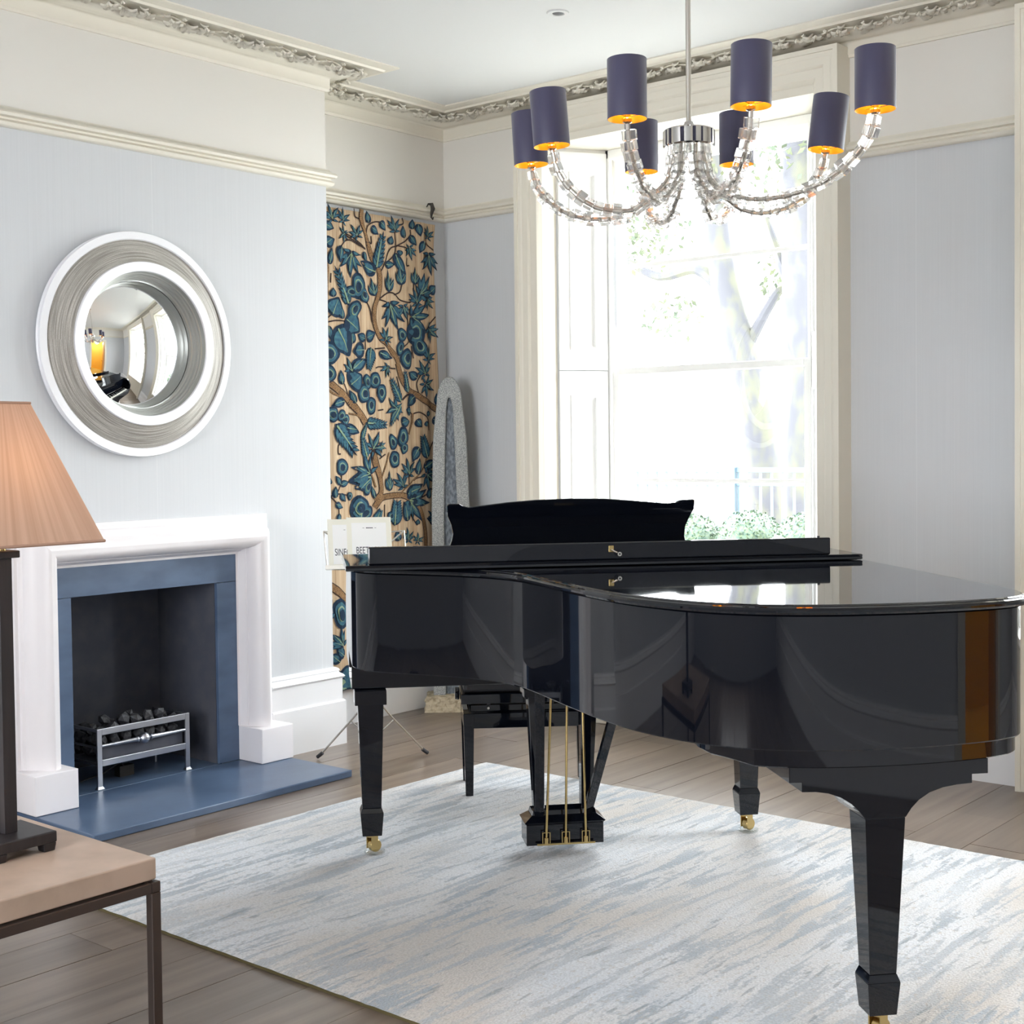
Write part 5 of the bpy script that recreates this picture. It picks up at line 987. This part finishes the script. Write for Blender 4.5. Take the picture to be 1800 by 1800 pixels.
MB().lathe([(0, 0.0), (0.014, 0.005), (0.028, 0.045), (0.030, 0.065), (0.022, 0.088), (0, 0.098)], 20, (LX, LY, 1.30)).build('bulb', mat('warm_table_bulb', (1, 0.8, 0.5, 1), 0.5, emit=((1, 0.66, 0.34, 1), 3.2)), tl, True)
M_SILK = mat('taupe_pleated_silk', srgb(222, 190, 168), 0.7, spec=0.2, noise=((240, 240, 1.5), srgb(204, 168, 144), 4, 0.35, 0.7), bump=((500, 500, 3), 0.25, 0.001))
nt = M_SILK.node_tree; bb = nt.nodes['Principled BSDF']; tr = nt.nodes.new('ShaderNodeBsdfTranslucent'); ms = nt.nodes.new('ShaderNodeMixShader'); ms.inputs[0].default_value = 0.3
nt.links.new(nt.nodes[M_SILK['mix']].outputs[2], tr.inputs['Color'])
outn = [x for x in nt.nodes if x.type == 'OUTPUT_MATERIAL'][0]; nt.links.new(bb.outputs[0], ms.inputs[1]); nt.links.new(tr.outputs[0], ms.inputs[2]); nt.links.new(ms.outputs[0], outn.inputs[0])
_t = nt.nodes[[x.name for x in nt.nodes if x.type == 'TEX_NOISE'][0]]; _l = [k for k in nt.links if k.to_node == _t and k.to_socket.name == 'Vector'][0]; nt.links.remove(_l)
_tc = nt.nodes.new('ShaderNodeTexCoord'); _sp = nt.nodes.new('ShaderNodeSeparateXYZ'); nt.links.new(_tc.outputs['Object'], _sp.inputs[0])
_h = nt.nodes.new('ShaderNodeMath'); _h.operation = 'SUBTRACT'; _h.inputs[0].default_value = 1.075; nt.links.new(_sp.outputs['Z'], _h.inputs[1])
_cb = nt.nodes.new('ShaderNodeCombineXYZ')
for _i, _ax in enumerate('XY'):
    _d = nt.nodes.new('ShaderNodeMath'); _d.operation = 'DIVIDE'; nt.links.new(_sp.outputs[_ax], _d.inputs[0]); nt.links.new(_h.outputs[0], _d.inputs[1])
    _m = nt.nodes.new('ShaderNodeMath'); _m.operation = 'MULTIPLY'; _m.inputs[1].default_value = 34; nt.links.new(_d.outputs[0], _m.inputs[0]); nt.links.new(_m.outputs[0], _cb.inputs[_i])
nt.links.new(_sp.outputs['Z'], _cb.inputs[2]); nt.links.new(_cb.outputs[0], _t.inputs['Vector'])
zb_, zt_, hb, ht = 1.2145, 1.506, 0.150, 0.046
g = MB(); g.taper(LX, LY, zb_, hb, zt_, ht); g.f = g.f[2:]; g.mi = g.mi[2:]
o = g.build('lamp_shade', M_SILK, tl); 
for z, h, r in ((zb_, hb, 0.0032), (zt_, ht, 0.0028)):
    g = MB()
    for i in range(4):
        c_ = [(-1, -1), (1, -1), (1, 1), (-1, 1)]; a, b = c_[i], c_[(i + 1) % 4]; g.tube([(LX + a[0] * h, LY + a[1] * h, z), (LX + b[0] * h, LY + b[1] * h, z)], r, 8)
    g.build('edge_binding', mat('taupe_binding_%d' % int(z * 100), srgb(176, 140, 120), 0.8), o, True)

# ------------------------------------------------------------------ outside: paved forecourt, clipped box balls, railings, plane trees
M_PAVE = mat('pale_paving', srgb(205, 203, 198), 0.9, noise=((3, 3, 3), srgb(180, 178, 172), 5, 0.4, 0.7))
tag(MB().box((-30, 0.42, -0.55), (30, 60, -0.35)).build('ground', M_PAVE), 'pale paved forecourt and street outside the windows', None, None, 'structure')
def crown(mb, c, r, n, sz, seed, flat_=1.0):
    rnd = random.Random(seed)
    for _ in range(n):
        v = Vector((rnd.gauss(0, 1), rnd.gauss(0, 1), rnd.gauss(0, 1))).normalized() * r * (rnd.random() ** 0.25 if flat_ == 1.0 else rnd.random() ** 0.5)
        p = Vector(c) + Vector((v.x, v.y, v.z * flat_)); a = Vector((rnd.uniform(-1, 1), rnd.uniform(-1, 1), rnd.uniform(-1, 1))).normalized(); b = a.cross(Vector((rnd.uniform(-1, 1), rnd.uniform(-1, 1), 1))).normalized(); s = sz * rnd.uniform(0.6, 1.2)
        mb.add([p - a * s, p - b * s * 0.5, p + a * s, p + b * s * 0.5], [(0, 1, 2, 3)])
M_BOX = mat('clipped_box_leaf', srgb(46, 68, 58), 0.6, noise=((60, 60, 60), srgb(74, 88, 60), 3, 0.4, 0.6))
M_BARK = mat('mottled_plane_bark', srgb(57, 57, 62), 0.8, noise=((5, 5, 2.5), srgb(72, 72, 60), 4, 0.45, 0.6))
M_LEAF = mat('spring_tree_leaf', srgb(60, 72, 56), 0.6, noise=((4, 4, 4), srgb(78, 84, 58), 3, 0.4, 0.6))
M_RAIL = mat('grey_blue_railing_paint', srgb(58, 74, 84), 0.5)
for i, (x, y, z, r) in enumerate(((-0.42, 3.15, 0.66, 0.24), (0.10, 3.1, 0.68, 0.26), (0.63, 2.95, 0.68, 0.255), (3.2, 2.7, 0.68, 0.30))):
    b_ = empty('box_ball', (x, y, -0.35), ['left clipped green box ball outside the window, beside the music desk', 'middle clipped green box ball outside the window', 'right clipped green box ball half hidden by the window casing', 'clipped box ball outside the second window'][i], 'shrub', 'clipped box balls outside the window')
    g = MB(); bm = bmesh.new(); bmesh.ops.create_icosphere(bm, subdivisions=3, radius=r * 0.93); g.add([Vector((x, y, z)) + v.co for v in bm.verts], [tuple(v.index for v in f.verts) for f in bm.faces]); bm.free(); crown(g, (x, y, z), r, 5200, 0.016, i)
    g.build('foliage', M_BOX, b_)
    MB().tube([(x, y, -0.12), (x, y, z - r * 0.8)], 0.03, 8).build('stem', M_BARK, b_, True)
    MB().lathe([(0, -0.35), (0.17, -0.35), (0.22, 0.0), (0.23, 0.02), (0.19, 0.02), (0.18, -0.12), (0, -0.12)], 24, (x, y, 0)).build('planter', M_PAVE, b_, True)
rl = empty('street_railing', (-2.2, 7.0, -0.35), 'grey-blue iron railing with a square post along the street', 'railing')
def rbox(a, b, nm): return MB().box(a, b).build(nm, M_RAIL, rl)
RYY = 7.0
x = -7.0; 
while x < 6.0: rbox((x, RYY, -0.35), (x + 0.022, RYY + 0.022, 1.12), 'railing_bar'); x += 0.13
rbox((-7, RYY - 0.01, 1.12), (6, RYY + 0.03, 1.17), 'top_rail'); rbox((-7, RYY - 0.01, 0.98), (6, RYY + 0.03, 1.0), 'middle_rail'); rbox((-7, RYY - 0.01, -0.25), (6, RYY + 0.03, -0.22), 'bottom_rail')
for x in (-2.42, 0.8, 4.0): rbox((x, RYY - 0.04, -0.35), (x + 0.09, RYY + 0.06, 1.24), 'railing_post')
def tree(base, trunk, r0, limbs, crowns, label, seed):
    t = empty('plane_tree', base, label, 'tree', 'trees outside the window')
    P = [tuple(v) for v in crom([Vector(p) for p in trunk], 5)]; n = len(P); MB().tube(P, [r0 * (1 - 0.35 * i / n) for i in range(n)], 12).build('trunk', M_BARK, t, True)
    for l_, r in limbs:
        Q = [tuple(v) for v in crom([Vector(p) for p in l_], 4)]; m_ = len(Q); MB().tube(Q, [r * (1 - 0.6 * i / m_) for i in range(m_)], 8).build('branch', M_BARK, t, True)
    g = MB()
    for j, (c, r, k) in enumerate(crowns): crown(g, c, r, k, 0.06, seed * 10 + j, 0.8)
    g.build('foliage', M_LEAF, t)
tree((-3.55, 10.0, -0.35), [(-3.60, 10, -0.4), (-3.72, 10, 1.2), (-3.95, 10, 2.4), (-4.30, 10, 3.6), (-4.5, 10, 5.2)], 0.24, [([(-4.25, 10, 3.4), (-4.7, 10, 3.75), (-5.3, 10, 3.7), (-5.9, 10, 4.0)], 0.10), ([(-4.0, 10, 2.6), (-3.6, 10.1, 3.3), (-3.1, 10.2, 3.9)], 0.08), ([(-4.4, 10, 4.3), (-4.0, 10, 5.0)], 0.07)], [((-5.9, 10.2, 4.4), 0.9, 700), ((-3.3, 10.3, 3.6), 0.6, 420), ((-3.9, 10.2, 5.4), 1.1, 600), ((-5.3, 10.3, 3.2), 0.5, 150)], 'pale mottled plane tree leaning left beyond the railing', 1)
tree((-2.6, 9.0, -0.35), [(-2.62, 9, -0.4), (-2.60, 9, 1.5), (-2.66, 9, 3.4), (-2.7, 9, 5.4)], 0.26, [([(-2.62, 9, 2.9), (-3.0, 9.1, 3.7), (-3.3, 9.2, 4.4)], 0.08), ([(-2.65, 9, 3.6), (-2.1, 9.1, 4.4)], 0.08)], [((-2.5, 9.0, 5.0), 0.7, 420), ((-1.8, 9.2, 4.8), 0.8, 350)], 'second pale plane tree at the right edge of the view', 2)
